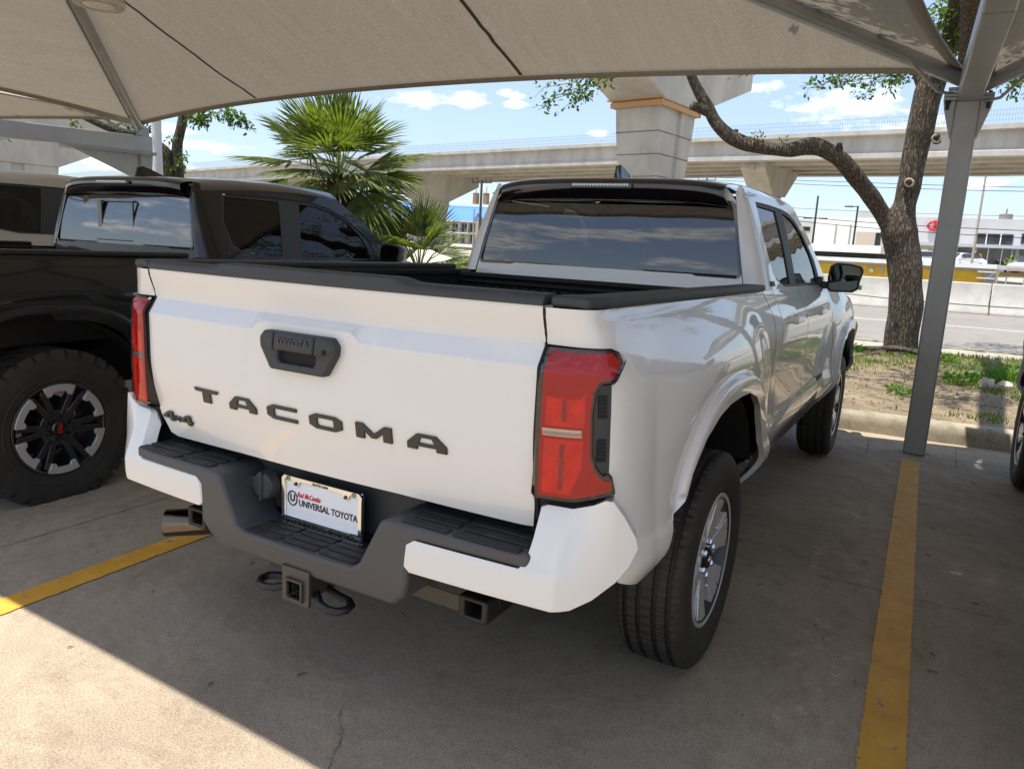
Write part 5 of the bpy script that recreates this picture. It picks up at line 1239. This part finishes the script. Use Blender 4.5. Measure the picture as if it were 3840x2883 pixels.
# leaf litter and chips of stone
cb = MB()
for i in range(4200):
    x = rg.uniform(-2, 4); y = rg.uniform(4.6, 8.6); t = y-kerb_y(x)
    if t < .2: continue
    s = rg.uniform(.004, .014); z = verge_fn(x, y)+.002; M_ = Euler((rg.uniform(-.4, .4), rg.uniform(-.4, .4), rg.uniform(0, 6))).to_matrix(); cb.box((x, y, z), (s*2, s*1.1, s*.35), mat=M_)
for i in range(240):
    x = rg.uniform(-1.5, 3.2); y = rg.uniform(-1.3, 4.1); L = rg.uniform(.006, .03); a = rg.uniform(0, 6.28)
    if rg.random() < .6: y = lerp(y, 4.1, rg.random())
    cb.box((x, y, .006), (L, rg.uniform(.002, .006), .003), rz=a)
tag(cb.build('leaf_litter', mat('litter', (.20, .15, .10), .9, var=.6, vscale=3), None), kind='stuff')
def rock(x, y, s, label, seed):
    mb = MB(); rg_ = random.Random(seed); us = np.linspace(0, 2*math.pi, 13)[:-1]; ofs = Vector((seed*3.1, 0, 0))
    def fn(u, v):
        d_ = Vector((math.cos(u)*math.cos(v), math.sin(u)*math.cos(v)*.7, math.sin(v)*.8)); return d_*s*(1+.45*mnoise.noise(d_*1.7+ofs))
    mb.grid(fn, us, np.linspace(-1.5, 1.5, 9), True); o = mb.build('rock', M_STONE, None, smooth=35); o.location = (x, y, verge_fn(x, y)+s*.45); return tag(o, label, 'rock')
rock(2.02, 6.75, .085, 'dark cracked lump of limestone at the right edge of the verge', 2); rock(2.17, 6.72, .085, 'pale limestone lump beside the cracked one near the right truck', 5); rock(1.83, 7.0, .04, 'small grey stone alone on the bare soil by the weeds', 8)
mb = MB(); mb.tube([(-3, 8.75, .20), (-.5, 8.55, .20), (.6, 8.50, .21)], .028, 8); mb.tube([(1.45, 8.45, .21), (2.05, 8.15, .20), (2.7, 7.75, .20), (4, 7.2, .2)], .028, 8); tag(mb.build('garden_edging', mat('dark_pipe', (.02, .025, .02), .6), None, smooth=60), 'thin dark edging strip lying along the far side of the verge', 'edging')
# ------------------------------------------------------------------ elevated roads, barriers, buildings, poles
M_BRIDGE = mat('bridge_concrete', (.37, .355, .33), .85, var=.14, vscale=1.2, bump=.2, bscale=20, stretch=(1, 1, .35))
M_PIER = mat('pier_concrete', (.40, .37, .315), .85, var=.16, vscale=.9, bump=.3, bscale=15, stretch=(1, 1, .4))
M_BARR = mat('barrier_concrete', (.46, .44, .40), .85, var=.10, vscale=2.5, bump=.2, bscale=40)
M_REBAR = mat('rebar_steel', (.24, .28, .34), .6, metal=.2)
M_WOOD = mat('formwork_timber', (.46, .25, .10), .7, var=.3, vscale=9, stretch=(1, 1, 12))
BR = empty('elevated_highway', (0, 0, 0), 0, 'long concrete elevated highway on girders crossing the background', 'bridge')
key = [(2700, 262-16, 36.5), (2212, 267, 42), (1975, 280, 45), (1475, 302, 52), (1330, 310, 54.6), (884, 334, 67), (397, 368, 90), (58, 394, 118), (-250, 420, 160)]
TOP = [at(*k) for k in key]
def acr(i):
    t = (TOP[min(i+1, len(TOP)-1)]-TOP[max(i-1, 0)]); t.z = 0; t.normalize(); n = Vector((-t.y, t.x, 0)); return n if n.y > 0 else -n
def strip(name, sect, mt, parent):
    """extrude a cross section (across, up) along the bridge"""
    mb = MB(); n = len(sect); P = []
    for i, p in enumerate(TOP):
        a = acr(i); P += [p+a*u+Vector((0, 0, v)) for u, v in sect]
    fs = [(i*n+k, i*n+(k+1) % n, (i+1)*n+(k+1) % n, (i+1)*n+k) for i in range(len(TOP)-1) for k in range(n)]
    return mb.add(P, fs).build(name, mt, parent)
strip('deck', [(-.35, 0), (-.35, -.22), (.0, -.26), (9.5, -.26), (9.9, -.2), (9.9, 0)], M_BRIDGE, BR)
for g in range(5):
    u = .0+g*2.25
    strip('girder', [(u, -.262), (u, -1.02), (u-.12, -1.16), (u-.12, -1.40), (u+.75, -1.40), (u+.75, -1.16), (u+.63, -1.02), (u+.63, -.262)], M_BRIDGE if g == 0 else M_PIER, BR)
rbm = MB()
for i in range(len(TOP)-1):
    a, b = TOP[i], TOP[i+1]; L = (b-a).length; k = int(L/.14)
    for j in range(k):
        p = a.lerp(b, j/k); rbm.box((p.x, p.y, p.z+.36), (.013, .013, .72))
    for hz, r in ((.22, .014), (.45, .014), (.66, .012)): rbm.beam(a+Vector((0, 0, hz)), b+Vector((0, 0, hz)), r, r)
tag(rbm.build('rebar_fence', M_REBAR, BR), kind='stuff')
def pier(name, label, cp, u, cap_top, cap_h, cap_l, cap_t, col_u, col_t, mt, wood=False, ground=0.0):
    """hammerhead pier: cap polygon across the road (u axis), column flaring into it"""
    T = empty(name, (cp.x, cp.y, ground), 0, label, 'bridge pier'); u = Vector(u).normalized(); t = Vector((u.y, -u.x, 0)); z0 = cap_top-cap_h-ground; zt = cap_top-ground
    sec = [(-cap_l, zt), (cap_l, zt), (cap_l, zt-cap_h*.38), (col_u*.62+.15, z0), (-col_u*.62-.15, z0), (-cap_l, zt-cap_h*.38)]
    mb = MB(); mb.prism([u*a+Vector((0, 0, b))-t*cap_t/2 for a, b in sec], t*cap_t); mb.build('cap', mt, T, bevel=.05)
    mb = MB(); rings = []
    for k, z in enumerate(np.linspace(0, 1, 15)):
        zz = lerp(0, z0-.01, z); f_ = sstep(.55, 1.0, z)*.34; a = col_u/2*(1+f_); b = col_t/2*(1+f_*.22); g = .16
        rings.append([u*x+t*y+Vector((0, 0, zz)) for x, y in ((-a, -b), (-g*2.0, -b), (-g*1.6, -b+.12), (g*1.6, -b+.12), (g*2.0, -b), (a, -b), (a, b), (g*2, b), (g*1.6, b-.12), (-g*1.6, b-.12), (-g*2, b), (-a, b))])
    n = 12
    mb.add([p for r in rings for p in r], [(i*n+k, i*n+(k+1) % n, (i+1)*n+(k+1) % n, (i+1)*n+k) for i in range(len(rings)-1) for k in range(n)]+[tuple(range(n-1, -1, -1)), tuple(range(14*n, 15*n))]); mb.build('column', mt, T)
    jb = MB()
    for z in np.arange(z0-.30-.75, 0.2, -.78):
        f_ = sstep(.55, 1.0, z/(z0))*.34; a = col_u/2*(1+f_)+.012; b = col_t/2*(1+f_*.22)+.012
        for s in (-1, 1):
            jb.beam(u*(-a)*1+t*(-b)+Vector((0, 0, z)), u*(-a)+t*b+Vector((0, 0, z)), .02, .016); jb.beam(u*(-a)-t*b+Vector((0, 0, z)), u*a-t*b+Vector((0, 0, z)), .02, .016); jb.beam(u*(-a)+t*b+Vector((0, 0, z)), u*a+t*b+Vector((0, 0, z)), .02, .016)
    jb.build('form_lines', mat('form_line', (.17, .15, .12), .9), T)
    if wood:
        wbm = MB(); a = col_u*.67+.10; b = col_t/2*1.09+.10; zz = z0-.12
        for s in (-1, 1):
            wbm.beam(u*(-a)+t*s*b+Vector((0, 0, zz)), u*a+t*s*b+Vector((0, 0, zz)), .06, .19); wbm.beam(u*s*a-t*b*1.06+Vector((0, 0, zz)), u*s*a+t*b*1.06+Vector((0, 0, zz)), .06, .19)
            for q in (-.55, .5): wbm.beam(u*s*(a+.06)+t*q*b*1.2+Vector((0, 0, zz-.28)), u*s*(a+.06)+t*q*b*1.2+Vector((0, 0, zz+.13)), .07, .12)
        wbm.beam(u*(-a-.05)-t*b*1.18+Vector((0, 0, zz+.17)), u*(-a-.05)+t*b*1.12+Vector((0, 0, zz+.17)), .14, .05)
        wbm.build('formwork', M_WOOD, T)
    return T
# near unfinished pier, seen between the canopy edge and the truck roof
c = at(1398, 240, 28.6); pier('bridge_pier', 'large unfinished concrete pier with orange timber formwork under its wide cap', Vector((c.x-.12, c.y+1.3, 0)), (.17, .98, 0), c.z+2.9, 2.55, 5.9, 2.25, 2.05, 1.70, M_PIER, True)
c = at(45, 362, 50); pier('bridge_pier', 'far left concrete pier and cap half hidden by the steel beam', Vector((c.x-1, c.y, 0)), (.17, .98, 0), c.z+3.6, 3.4, 6.6, 2.4, 3.0, 2.1, M_PIER)
i_u = Vector((.27, .96, 0))
c = at(930, 434, 70); ct = at(930, 376, 70); pier('bridge_pier', 'slim concrete hammerhead pier carrying the highway behind the palm fronds', Vector((c.x, c.y, 0)), (.62, .78, 0), ct.z, ct.z-c.z, 4.3, 1.7, 2.3, 1.5, M_PIER)
c = at(1650, 426, 52.5); ct = at(1650, 346, 52.5); pier('bridge_pier', 'stubby pale pier cap with a raised star under the highway, above the truck roof', Vector((c.x+.0, c.y+1.0, 0)), (.16, .987, 0), ct.z+.15, ct.z-c.z, 3.0, 1.6, 1.6, 1.0, M_PIER)
pc = bpy.data.objects['bridge_pier.003']; u_ = Vector((.16, .987, 0)).normalized(); zz = ct.z+.15-.75
st_ = MB(); t_ = Vector((u_.y, -u_.x, 0)); base = u_*(-3.0)
st_.prism([base+t_*(r*math.sin(a))+Vector((0, 0, zz+r*math.cos(a))) for k in range(10) for a, r in ((k*math.pi/5, .34 if k % 2 == 0 else .13),)], u_*(-.06)); st_.build('star', M_BRIDGE, pc)
# concrete road barriers
def barrier(p0, p1, label, h):
    p0, p1 = Vector(p0), Vector(p1); t = (p1-p0); L = t.length; t = t/L; n = Vector((-t.y, t.x, 0)); T = empty('road_barrier', p0, 0, label, 'road barrier', 'concrete barriers along the road')
    prof = [(-.30, 0), (-.30, .10), (-.13, .36), (-.08, h), (.08, h), (.13, .36), (.30, .10), (.30, 0)]
    mb = MB(); mb.prism([n*a+Vector((0, 0, b)) for a, b in prof], t*(L-.04)); mb.build('body', M_BARR, T, bevel=.025)
    return T
bdir = Vector((4.06, .50, 0)).normalized(); b0 = Vector((2.93, 26.9, 0)); BL = 4.6
names = ['concrete barrier farthest left of the tree, partly behind the truck mirror', 'concrete barrier right behind the truck mirror with a metal eye in it', 'concrete barrier behind the tree trunk and the grey column', 'concrete barrier at the right edge of the photo with a dark number', 'concrete barrier beyond the right edge']
for k, i in enumerate((-3, -2, -1, 0)): barrier(b0+bdir*BL*i, b0+bdir*BL*(i+1), names[k], 1.02)
# yellow long container with a flat pale lid
def slab(mb, px0, px1, D0, D1, z0, z1, dep):
    a, b = at(px0, 580, D0), at(px1, 580, D1); a.z = b.z = 0; n = (b-a).normalized(); q = Vector((-n.y, n.x, 0)); mb.prism([a+Vector((0, 0, z0)), b+Vector((0, 0, z0)), b+Vector((0, 0, z1)), a+Vector((0, 0, z1))], q*dep); return a, b
M_YEL = mat('yellow_enamel', (.62, .36, .012), .5, var=.08, vscale=4); M_WHT = mat('white_enamel', (.72, .72, .70), .5, var=.05, vscale=3); M_GRY = mat('grey_enamel', (.34, .34, .34), .5)
T = empty('skip_container', at(1900, 600, 32), 0, 'long yellow container with a flat pale lid behind the barriers', 'container'); T.location = (0, 0, 0)
mb = MB(); slab(mb, 1640, 2140, 33.5, 31.5, .35, 1.42, 2.4); mb.build('body', M_YEL, T)
mb = MB(); slab(mb, 1640, 2150, 33.4, 31.4, 1.425, 1.50, 2.6); mb.build('rim', M_GRY, T)
mb = MB(); slab(mb, 1640, 2153, 33.3, 31.3, 1.505, 1.66, 2.7); mb.build('lid', M_WHT, T)
mb = MB(); slab(mb, 2128, 2153, 31.45, 31.3, .3, 1.40, .1); 
for zz in (1.12, 1.34): slab(mb, 2112, 2153, 31.3, 31.2, zz, zz+.07, .1)
mb.build('end_rails', M_GRY, T, bevel=.02)
for px in (1883, 1904):
    p = at(px, 585, 32.1); n = (Vector(CAM)-p).normalized(); mb = MB(); mb.lathe([(0, -.05), (.07, -.05), (.085, -.03), (.085, .1)], 16, 'Y', p); mb.build('reflector', M_GRY, T)
# flatbed trailer and vehicles beyond
T = empty('flatbed_trailer', (0, 0, 0), 0, 'long pale flatbed trailer parked in front of the white building', 'trailer')
mb = MB(); slab(mb, 1745, 1897, 45, 44, 2.05, 2.45, 2.5); mb.build('bed', M_WHT, T); mb = MB(); slab(mb, 1755, 1890, 45.3, 44.3, .9, 2.045, 1.8); mb.build('chassis', M_DARK, T)
def small_car(label, px, py, D, wpx, col, yaw):
    """a distant car: body shell with cabin, glass and wheels"""
    p = at(px, py, D); T = empty('parked_car', p, yaw, label, 'car'); m_ = mat('car_paint_%s' % label[:9].replace(' ', '_'), col, .3, coat=1)
    hull = [(-2.2, .35), (-2.28, .60), (-2.24, .82), (-2.05, .96), (-1.60, 1.03), (-1.25, 1.32), (-.95, 1.47), (-.3, 1.54), (.4, 1.53), (.95, 1.44), (1.45, 1.22), (1.8, 1.06), (2.12, .98), (2.25, .78), (2.26, .5), (2.15, .35)]
    n = len(hull); rows = []
    for f_ in (-1, -.93, -.6, 0, .6, .93, 1):
        rows.append([(x*(1-.03*abs(f_)**4), f_*.90*(1 if z < 1.05 else 1-.30*(z-1.05)/.5), z-(.05*f_*f_ if z > 1.2 else .02*f_*f_)-(.10 if abs(f_) == 1 and z > 1.05 else 0)) for x, z in hull])
    mb = MB(); mb.add([q for r in rows for q in r], [(i*n+k, i*n+(k+1) % n, (i+1)*n+(k+1) % n, (i+1)*n+k) for i in range(6) for k in range(n)]+[tuple(range(n)), tuple(range(7*n-1, 6*n-1, -1))]); mb.build('body', m_, T, smooth=50)
    gm_ = mat('car_glass', (.02, .025, .03), .05, coat=1)
    for s in (-1, 1):
        mb = MB(); mb.add([(-1.35, s*.80, 1.05), (1.55, s*.80, 1.10), (.70, s*.755, 1.48), (-.92, s*.755, 1.45)], [(0, 1, 2, 3)]); mb.v = [(x, y+s*.02, z) for x, y, z in mb.v]; mb.build('window', gm_, T)
    for x0, x1, z0, z1 in ((-1.53, -1.0, 1.06, 1.46), (1.86, .84, 1.14, 1.52)):
        mb = MB(); mb.add([(x0, -.66, z0+.02), (x0, .66, z0+.02), (x1, .62, z1), (x1, -.62, z1)], [(0, 1, 2, 3)]); mb.v = [(x+(-.03 if x0 < 0 else .04), y, z+.02) for x, y, z in mb.v]; mb.build('windscreen', gm_, T)
    for x in (-1.35, 1.4):
        for s in (-1, 1): mb = MB(); mb.lathe([(0, -.1), (.33, -.1), (.34, 0), (.33, .1), (0, .1)], 16, 'Y', (x, s*.82, .34)); mb.build('wheel', M_TYRE, T)
    return T
small_car('white car parked before the glass showroom, right of the column', 2074, 583, 80, 33, (.75, .76, .77), .9)
small_car('bright blue car at the right edge by the red planter', 2216, 590, 84, 20, (.02, .10, .45), 1.2)
small_car('silver car cut off by the right edge, nearer than the blue one', 2236, 598, 72, 20, (.35, .35, .34), .9)
small_car('white sedan showing only its roof between trunk and column', 1996, 583, 70, 30, (.78, .78, .78), .3)
small_car('white pickup cab beside the pale flatbed trailer', 1912, 584, 66, 20, (.74, .74, .75), .7)
p = at(2190, 597, 74)
T = empty('planter', p, 0, 'dark red planter with a clipped yellow green shrub by the showroom door', 'planter'); mb = MB(); mb.lathe([(0, 0), (.5, 0), (.6, .9), (.5, .9), (.5, .8), (0, .8)], 16, 'Z'); mb.build('pot', mat('red_pot', (.25, .02, .04), .5), T)
lvp = MB(); rgp = random.Random(3)
for i in range(300): d_ = Vector((rgp.gauss(0, .35), rgp.gauss(0, .35), abs(rgp.gauss(0, .3)))); leaf(lvp, d_+Vector((0, 0, .85)), d_, .16, rgp)
lvp.build('shrub', leaf_mat('shrub_leaf', (.16, .20, .02), (.28, .32, .03), .3), T, recalc=False)

# far lot rising behind the barriers
mb = MB(); mb.grid(lambda x, y: (x, y+.12*x, interp(y, [(28.5, .02), (34, .35), (45, .75), (80, 1.28), (200, 1.6)])), np.linspace(-160, 160, 33), [28.5, 31, 34, 38, 45, 55, 80, 120, 200]); tag(mb.build('far_lot', ground_mat('far_lot_ground', (.38, .34, .27), (.52, .47, .38), (1.2, 1.2, 1.15), .8, grain=8), None, smooth=180), kind='structure')
mb = MB(); a, b = at(2150, 592, 56), at(2300, 600, 52); mb.beam(a, b, .3, .25); tag(mb.build('far_kerb', mat('yellow_kerb', (.60, .40, .10), .7), None), kind='structure')
T = empty('railing', (0, 0, 0), 0, 'thin grey railing beyond the barriers at the right edge', 'railing'); mb = MB(); a, b = at(2156, 598, 44), at(2290, 604, 41); mb.beam(a, b, .06, .06)
for q in (.15, .45, .8): p = a.lerp(b, q); mb.beam(p, p-Vector((0, 0, .75)), .06, .06, up=(1, 0, 0))
mb.build('rail', M_GRY, T)

# dealership building; shade of the right facade is painted as grey wall colour
M_BW = mat('white_render', (.76, .75, .73), .7, var=.03, vscale=.6); M_BG = mat('shaded_grey_cladding', (.50, .49, .50), .6, var=.04, vscale=.8); M_SH = mat('shop_glass', (.03, .034, .045), .06, coat=.6, var=.4, vscale=.9); M_BE = mat('beige_render', (.50, .44, .37), .8)
DB = 86.0
SHOW = empty('showroom_building', (0, 0, 0), 0, 'low white and grey car showroom with a red oval sign across the road', 'building')
def BP(px, py): return at(px, py, DB)
ca, cb_ = BP(1748, 560), BP(2340, 560); bx = (cb_-ca); bx.z = 0; bx.normalize(); bn = Vector((bx.y, -bx.x, 0))
if bn.dot(Vector(CAM)-ca) < 0: bn = -bn
def fac(px, py, off=0.0):              # point on the facade plane through a pixel, pushed out by off
    v = Vector(D2212(px, py)); p0 = ca; t = (p0-Vector(CAM)).dot(bn)/v.dot(bn); return Vector(CAM)+v*t+bn*off
def rect(name, x0, y0, x1, y1, mt, off=.03, dep=.1, parent=None, y0b=None, y1b=None):
    P = [fac(x0, y1), fac(x1, y1b or y1), fac(x1, y0b or y0), fac(x0, y0)]
    a, b = P[0], P[1]; zt = (P[3].z+P[2].z)/2; zb = (P[0].z+P[1].z)/2
    q = [Vector((a.x, a.y, zb)), Vector((b.x, b.y, zb)), Vector((b.x, b.y, zt)), Vector((a.x, a.y, zt))]
    mb = MB(); mb.prism([p+bn*off for p in q], bn*-dep); return mb.build(name, mt, parent or SHOW)
rect('white_wing', 1748, 470, 1906, 590, M_BW, 0, 14)
rect('rear_wing', 1690, 473, 1746, 590, M_BG, -1.5, 12); rect('soffit', 1700, 488, 1745, 497, M_DARK, -1.45, .3)
rect('shaded_wing', 1907, 472, 2400, 590, M_BG, -.6, 14)
rect('window', 1755, 528, 1784, 545, M_SH, .03, .08)
for px in (1797, 1828): rect('downpipe', px, 485, px+2.5, 552, M_GRY, .10, .12)
rect('recess', 1843, 501, 1902, 556, M_BE, .02, .05); rect('door', 1885, 503, 1897, 556, M_SH, .05, .04)
rect('entrance_canopy', 1906, 529, 2400, 536, mat('canopy_band', (.44, .45, .48), .5), .9, 1.6)
rect('window_band', 2106, 505, 2187, 530, M_SH, -.5, .1)
rect('window_band', 2205, 507, 2400, 530, M_SH, -.5, .1)
for px in (2129, 2160): rect('mullion', px-1.2, 505, px+1.2, 530, M_BW, -.42, .12)
rect('shop_front', 2058, 537, 2186, 588, M_SH, -.5, .1); rect('shop_front', 2196, 537, 2400, 588, M_SH, -.5, .1)
for px in (2094, 2101, 2128, 2158, 2180): rect('mullion', px-1, 537, px+1, 588, M_BW, -.42, .12)
rect('poster', 2104, 550, 2112, 570, mat('poster_pale', (.45, .5, .5), .5), -.38, .03); rect('poster', 2113, 548, 2121, 557, M_YEL, -.38, .03)
rect('garage_door', 1985, 537, 1999, 580, M_BW, -.45, .1); rect('garage_door', 2001, 540, 2016, 580, M_BE, -.45, .1)
rt = MB(); p = fac(2178, 468); 
rt.lathe([(0, .75), (.58, .75), (.58, .05), (.5, 0)], 20, 'Z', p-bn*3+Vector((0, 0, -.35))); rt.lathe([(0, 1.25), (.07, 1.25), (.07, .75)], 8, 'Z', p-bn*3+Vector((0, 0, -.35))); rt.build('roof_unit', mat('roof_unit', (.22, .20, .18), .6), SHOW)
rt = MB(); p = fac(1873, 470); rt.box(p-bn*4+Vector((0, 0, .35)), (2.2, 1.5, .9)); rt.build('roof_unit', M_GRY, SHOW)
# oval sign with letters
sc_ = fac(2037, 488, -.4); sw, sh_ = (fac(2070, 488)-fac(2004, 488)).length/2, (fac(2037, 475)-fac(2037, 501)).length/2*.92
mb = MB(); mb.tube([sc_+bx*sw*math.cos(t)+Vector((0, 0, sh_*math.sin(t))) for t in np.linspace(0, 2*math.pi, 40)], .10, 6, False)
M_SIGN = mat('sign_red', (.55, .012, .02), .4); sg = mb.build('oval_sign', M_SIGN, SHOW, smooth=180)
text_obj('lettering', 'KIA', 1.25, M_SIGN, sg, sc_+bn*.02, bx, (0, 0, 1), .05, bold=.06, width=sw*1.25)

# motel with a blue metal roof, far behind the palm
MOT = empty('motel', (0, 0, 0), 0, 'two storey motel with a bright blue metal roof behind the slim pier', 'building')
DM = 150.0; ca = at(840, 500, DM); cbm = at(1120, 505, DM); bx = (cbm-ca); bx.z = 0; bx.normalize(); bn = Vector((bx.y, -bx.x, 0))
if bn.dot(Vector(CAM)-ca) < 0: bn = -bn
M_BLUE = mat('blue_metal_roof', (.10, .25, .62), .4, var=.06, vscale=2); M_MW = mat('motel_wall', (.48, .42, .34), .8); M_DOOR = mat('navy_door', (.03, .05, .10), .5)
rect('wall', 800, 474, 1130, 545, M_MW, -1.6, 10, MOT)
pe = [fac(795, 475), fac(1135, 480)]; pe[1].z = pe[0].z = (pe[0].z+pe[1].z)/2
mb = MB(); rz = Vector((0, 0, 3.3)); a, b = pe[0]+bn*.5, pe[1]+bn*.5; mb.prism([a, a-bn*6+rz, a-bn*12.5], b-a); mb.build('roof', M_BLUE, MOT)
rbm = MB()
for k in range(120):
    p = a.lerp(b, k/120); rbm.beam(p+Vector((0, 0, .06)), p-bn*6+rz+Vector((0, 0, .06)), .08, .08)
tag(rbm.build('roof_seams', M_BLUE, MOT), kind='stuff')
rect('eave', 795, 475.5, 1135, 478, M_WHT, .5, .2, MOT); rect('walkway', 800, 500, 1130, 503, M_WHT, 0, 1.6, MOT)
for px in (880, 898, 916, 934, 952, 972, 990, 1008, 1026):
    rect('post', px-.6, 478, px+.6, 530, M_WHT, -.05, .2, MOT)
for px in (905, 945, 960, 980, 1000, 1018): rect('door', px-2.2, 483, px+2.2, 500, M_DOOR, -1.55, .05, MOT); rect('window', px+4, 484, px+8.5, 493, M_SH, -1.55, .05, MOT); rect('door', px-2, 507, px+2, 524, M_DOOR, -1.55, .05, MOT)
rect('balustrade', 800, 492.5, 1130, 493.5, M_DARK, -.05, .05, MOT)
for px in (902, 1034):
    g = [fac(px-9, 478, .6), fac(px+9, 478, .6), fac(px, 462, .6)]; mb = MB(); mb.prism(g, -bn*5); mb.build('gable', M_MW, MOT); mb = MB(); mb.beam(g[0], g[2], .5, .3, up=tuple(bn)); mb.beam(g[1], g[2], .5, .3, up=tuple(bn)); mb.build('gable_trim', M_BLUE, MOT)
    rect('gable_wall', px-8, 478, px+8, 540, M_MW, .3, 2, MOT)

# poles, lamps, wires
def pole(name, label, cat, p0, p1, D, r, mt, extra=None):
    a, b = at(*p0, D), at(*p1, D); b.x, b.y = a.x, a.y; a2 = Vector((a.x, a.y, 0)); T = empty(name, a2, 0, label, cat); mb = MB(); mb.tube([(0, 0, 0), (0, 0, b.z)], [r, r*.75], 12); mb.build('shaft', mt, T, smooth=60)
    if extra: extra(T, b.z)
    return T
M_POLE = mat('dark_pole', (.05, .06, .065), .5); M_TIMBER = mat('utility_timber', (.11, .085, .065), .9, var=.3, vscale=4); M_GALP = mat('galvanised', (.38, .38, .38), .5, metal=.3)
def arms(w_, two):
    def f(T, h):
        mb = MB(); mb.beam((-w_ if two else -w_, 0, h-.05), (w_ if two else 0, 0, h-.05), .08, .06); mb.build('arm', M_POLE, T)
        for s in ((-1, 1) if two else (-1,)): mb = MB(); mb.box((s*w_, 0, h-.05), (.6, .3, .1)); mb.build('lamp_head', M_POLE, T, bevel=.03)
    return f
pole('street_lamp', 'dark lamp post with two arms before the white building, near the truck mirror', 'lamp post', (1753, 540), (1762, 423), 62, .09, M_POLE, lambda T, h: (arms(.55, True)(T, h-1.6)))
pole('street_lamp', 'dark lamp post with one arm in front of the beige doorway', 'lamp post', (1841, 540), (1850, 445), 62, .09, M_POLE, arms(.6, False))
pole('flag_pole', 'tall thin pale pole between the column and the right edge', 'pole', (2099, 568), (2123, 350), 58, .085, mat('pale_pole', (.42, .39, .34), .6))
def transf(T, h):
    for s in (-1, 1):
        mb = MB(); mb.lathe([(0, .45), (.25, .45), (.27, .40), (.27, -.4), (.25, -.45), (0, -.45)], 16, 'Z', (s*.5, 0, h-1.55)); mb.tube([(s*.5, 0, h-1.1), (s*.55, 0, h-.6)], .03, 6); mb.build('transformer', mat('rusty_can', (.40, .37, .32), .6, col2=(.35, .15, .06), vscale=3), T, smooth=40)
    mb = MB(); mb.beam((-.95, 0, h-.25), (.95, 0, h-.25), .1, .1)
    for x in (-.9, -.4, .4, .9): mb.tube([(x, 0, h-.2), (x, 0, h+.1)], .04, 6)
    mb.build('crossarm', M_TIMBER, T)
pole('utility_pole', 'wooden utility pole with two rusty transformers between pier and truck cab', 'utility pole', (1036, 500), (1041, 388), 64, .13, M_TIMBER, transf)
def xarm(T, h):
    mb = MB(); mb.beam((-1.1, 0, h-.5), (1.1, 0, h-.5), .12, .12)
    for x in (-1.05, 0, 1.05): mb.tube([(x, 0, h-.5), (x, 0, h-.05)], .05, 6)
    mb.build('crossarm', M_TIMBER, T)
pole('utility_pole', 'distant utility pole whose crossarm shows just above the white truck roof', 'utility pole', (1518, 480), (1519, 380), 95, .14, M_TIMBER, xarm)
pole('street_lamp', 'thin grey lamp post in front of the motel balcony', 'lamp post', (957, 505), (954, 460), 96, .10, M_GALP, arms(.5, False))
pole('steel_post', 'thin grey post standing right of the lamp before the motel', 'post', (1022, 510), (1022, 451), 80, .10, M_GALP)
pole('steel_post', 'thick white post rising behind the black truck, left of the slim tree', 'post', (341, 380), (332, 230), 14.0, .10, mat('white_post', (.62, .62, .62), .5))
a = at(369, 341, 40); T = empty('sign', (a.x, a.y, 0), 0, 'small blue sign glimpsed between the slim tree trunks', 'sign'); mb = MB(); mb.box((0, 0, a.z-.1), (.8, .1, .9), rz=.9); mb.build('panel', mat('sign_blue', (.02, .12, .40), .4), T); mb = MB(); mb.tube([(0, 0.1, 0), (0, .1, a.z)], .06, 8); mb.build('post', M_GALP, T)
def wire(label, pts, r=.016):
    P = [at(*p) for p in pts]; mb = MB(); out = []
    for a, b in zip(P, P[1:]):
        for k in range(8): t = k/8; out.append(a.lerp(b, t)-Vector((0, 0, .02*(a-b).length*4*t*(1-t)*.15)))
    out.append(P[-1]); mb.tube(out, r, 5); return tag(mb.build('power_line', mat('wire_black', (.03, .03, .035), .6), None), label, 'wire')
wire('highest overhead wire crossing the sky under the highway, right of the pier cap', [(1530, 383, 60), (1640, 386, 58), (1850, 394, 55), (2230, 405, 50)])
wire('second overhead wire just below the highest one, right of the pier cap', [(1530, 389, 60), (1640, 393, 58), (1850, 403, 55), (2230, 414, 50)])
wire('faint overhead wire in the sky just above the showroom roof', [(1690, 448, 66), (1850, 456, 64), (2230, 468, 60)])
wire('overhead wire along the roof edge of the showroom', [(1700, 466, 56), (1905, 483, 54), (2230, 499, 50)], .02)
wire('overhead wire crossing the middle of the white showroom wall', [(1700, 475, 56), (1905, 495, 54), (2230, 515, 50)], .02)
wire('low black cable running in front of the concrete barriers', [(1690, 622, 26), (1843, 636, 25), (1926, 645, 25), (2043, 655, 25), (2240, 668, 24)], .014)
wire('overhead wires before the blue motel roof', [(880, 448, 100), (960, 447, 98), (1070, 450, 96)], .02)
# ------------------------------------------------------------------ vehicles
WT = make_truck('white pickup truck seen from behind, parked under the shade canopy', M_WHITE)
BT = make_truck('black pickup truck with chunky all-terrain tyres, left of the white one', M_BLACKP, 'trail', True, rails=mat('satin_black', (.012, .012, .012), .35))
BT.location = (-3.177, -.386, -.035); BT.rotation_euler = (0, 0, .032)
RTk = copy_tree(WT); RTk.location = (2.965, -.02, 0); tag(RTk, 'pickup of which only a front wheel shows at the right edge')
ST = make_truck('pale beige pickup mostly hidden behind the black truck at the left edge', M_SILVERP, 'road', False, detail=False, glass=G_DARK)
ST.location = (-5.85, -.52, .02); ST.rotation_euler = (0, 0, .02)
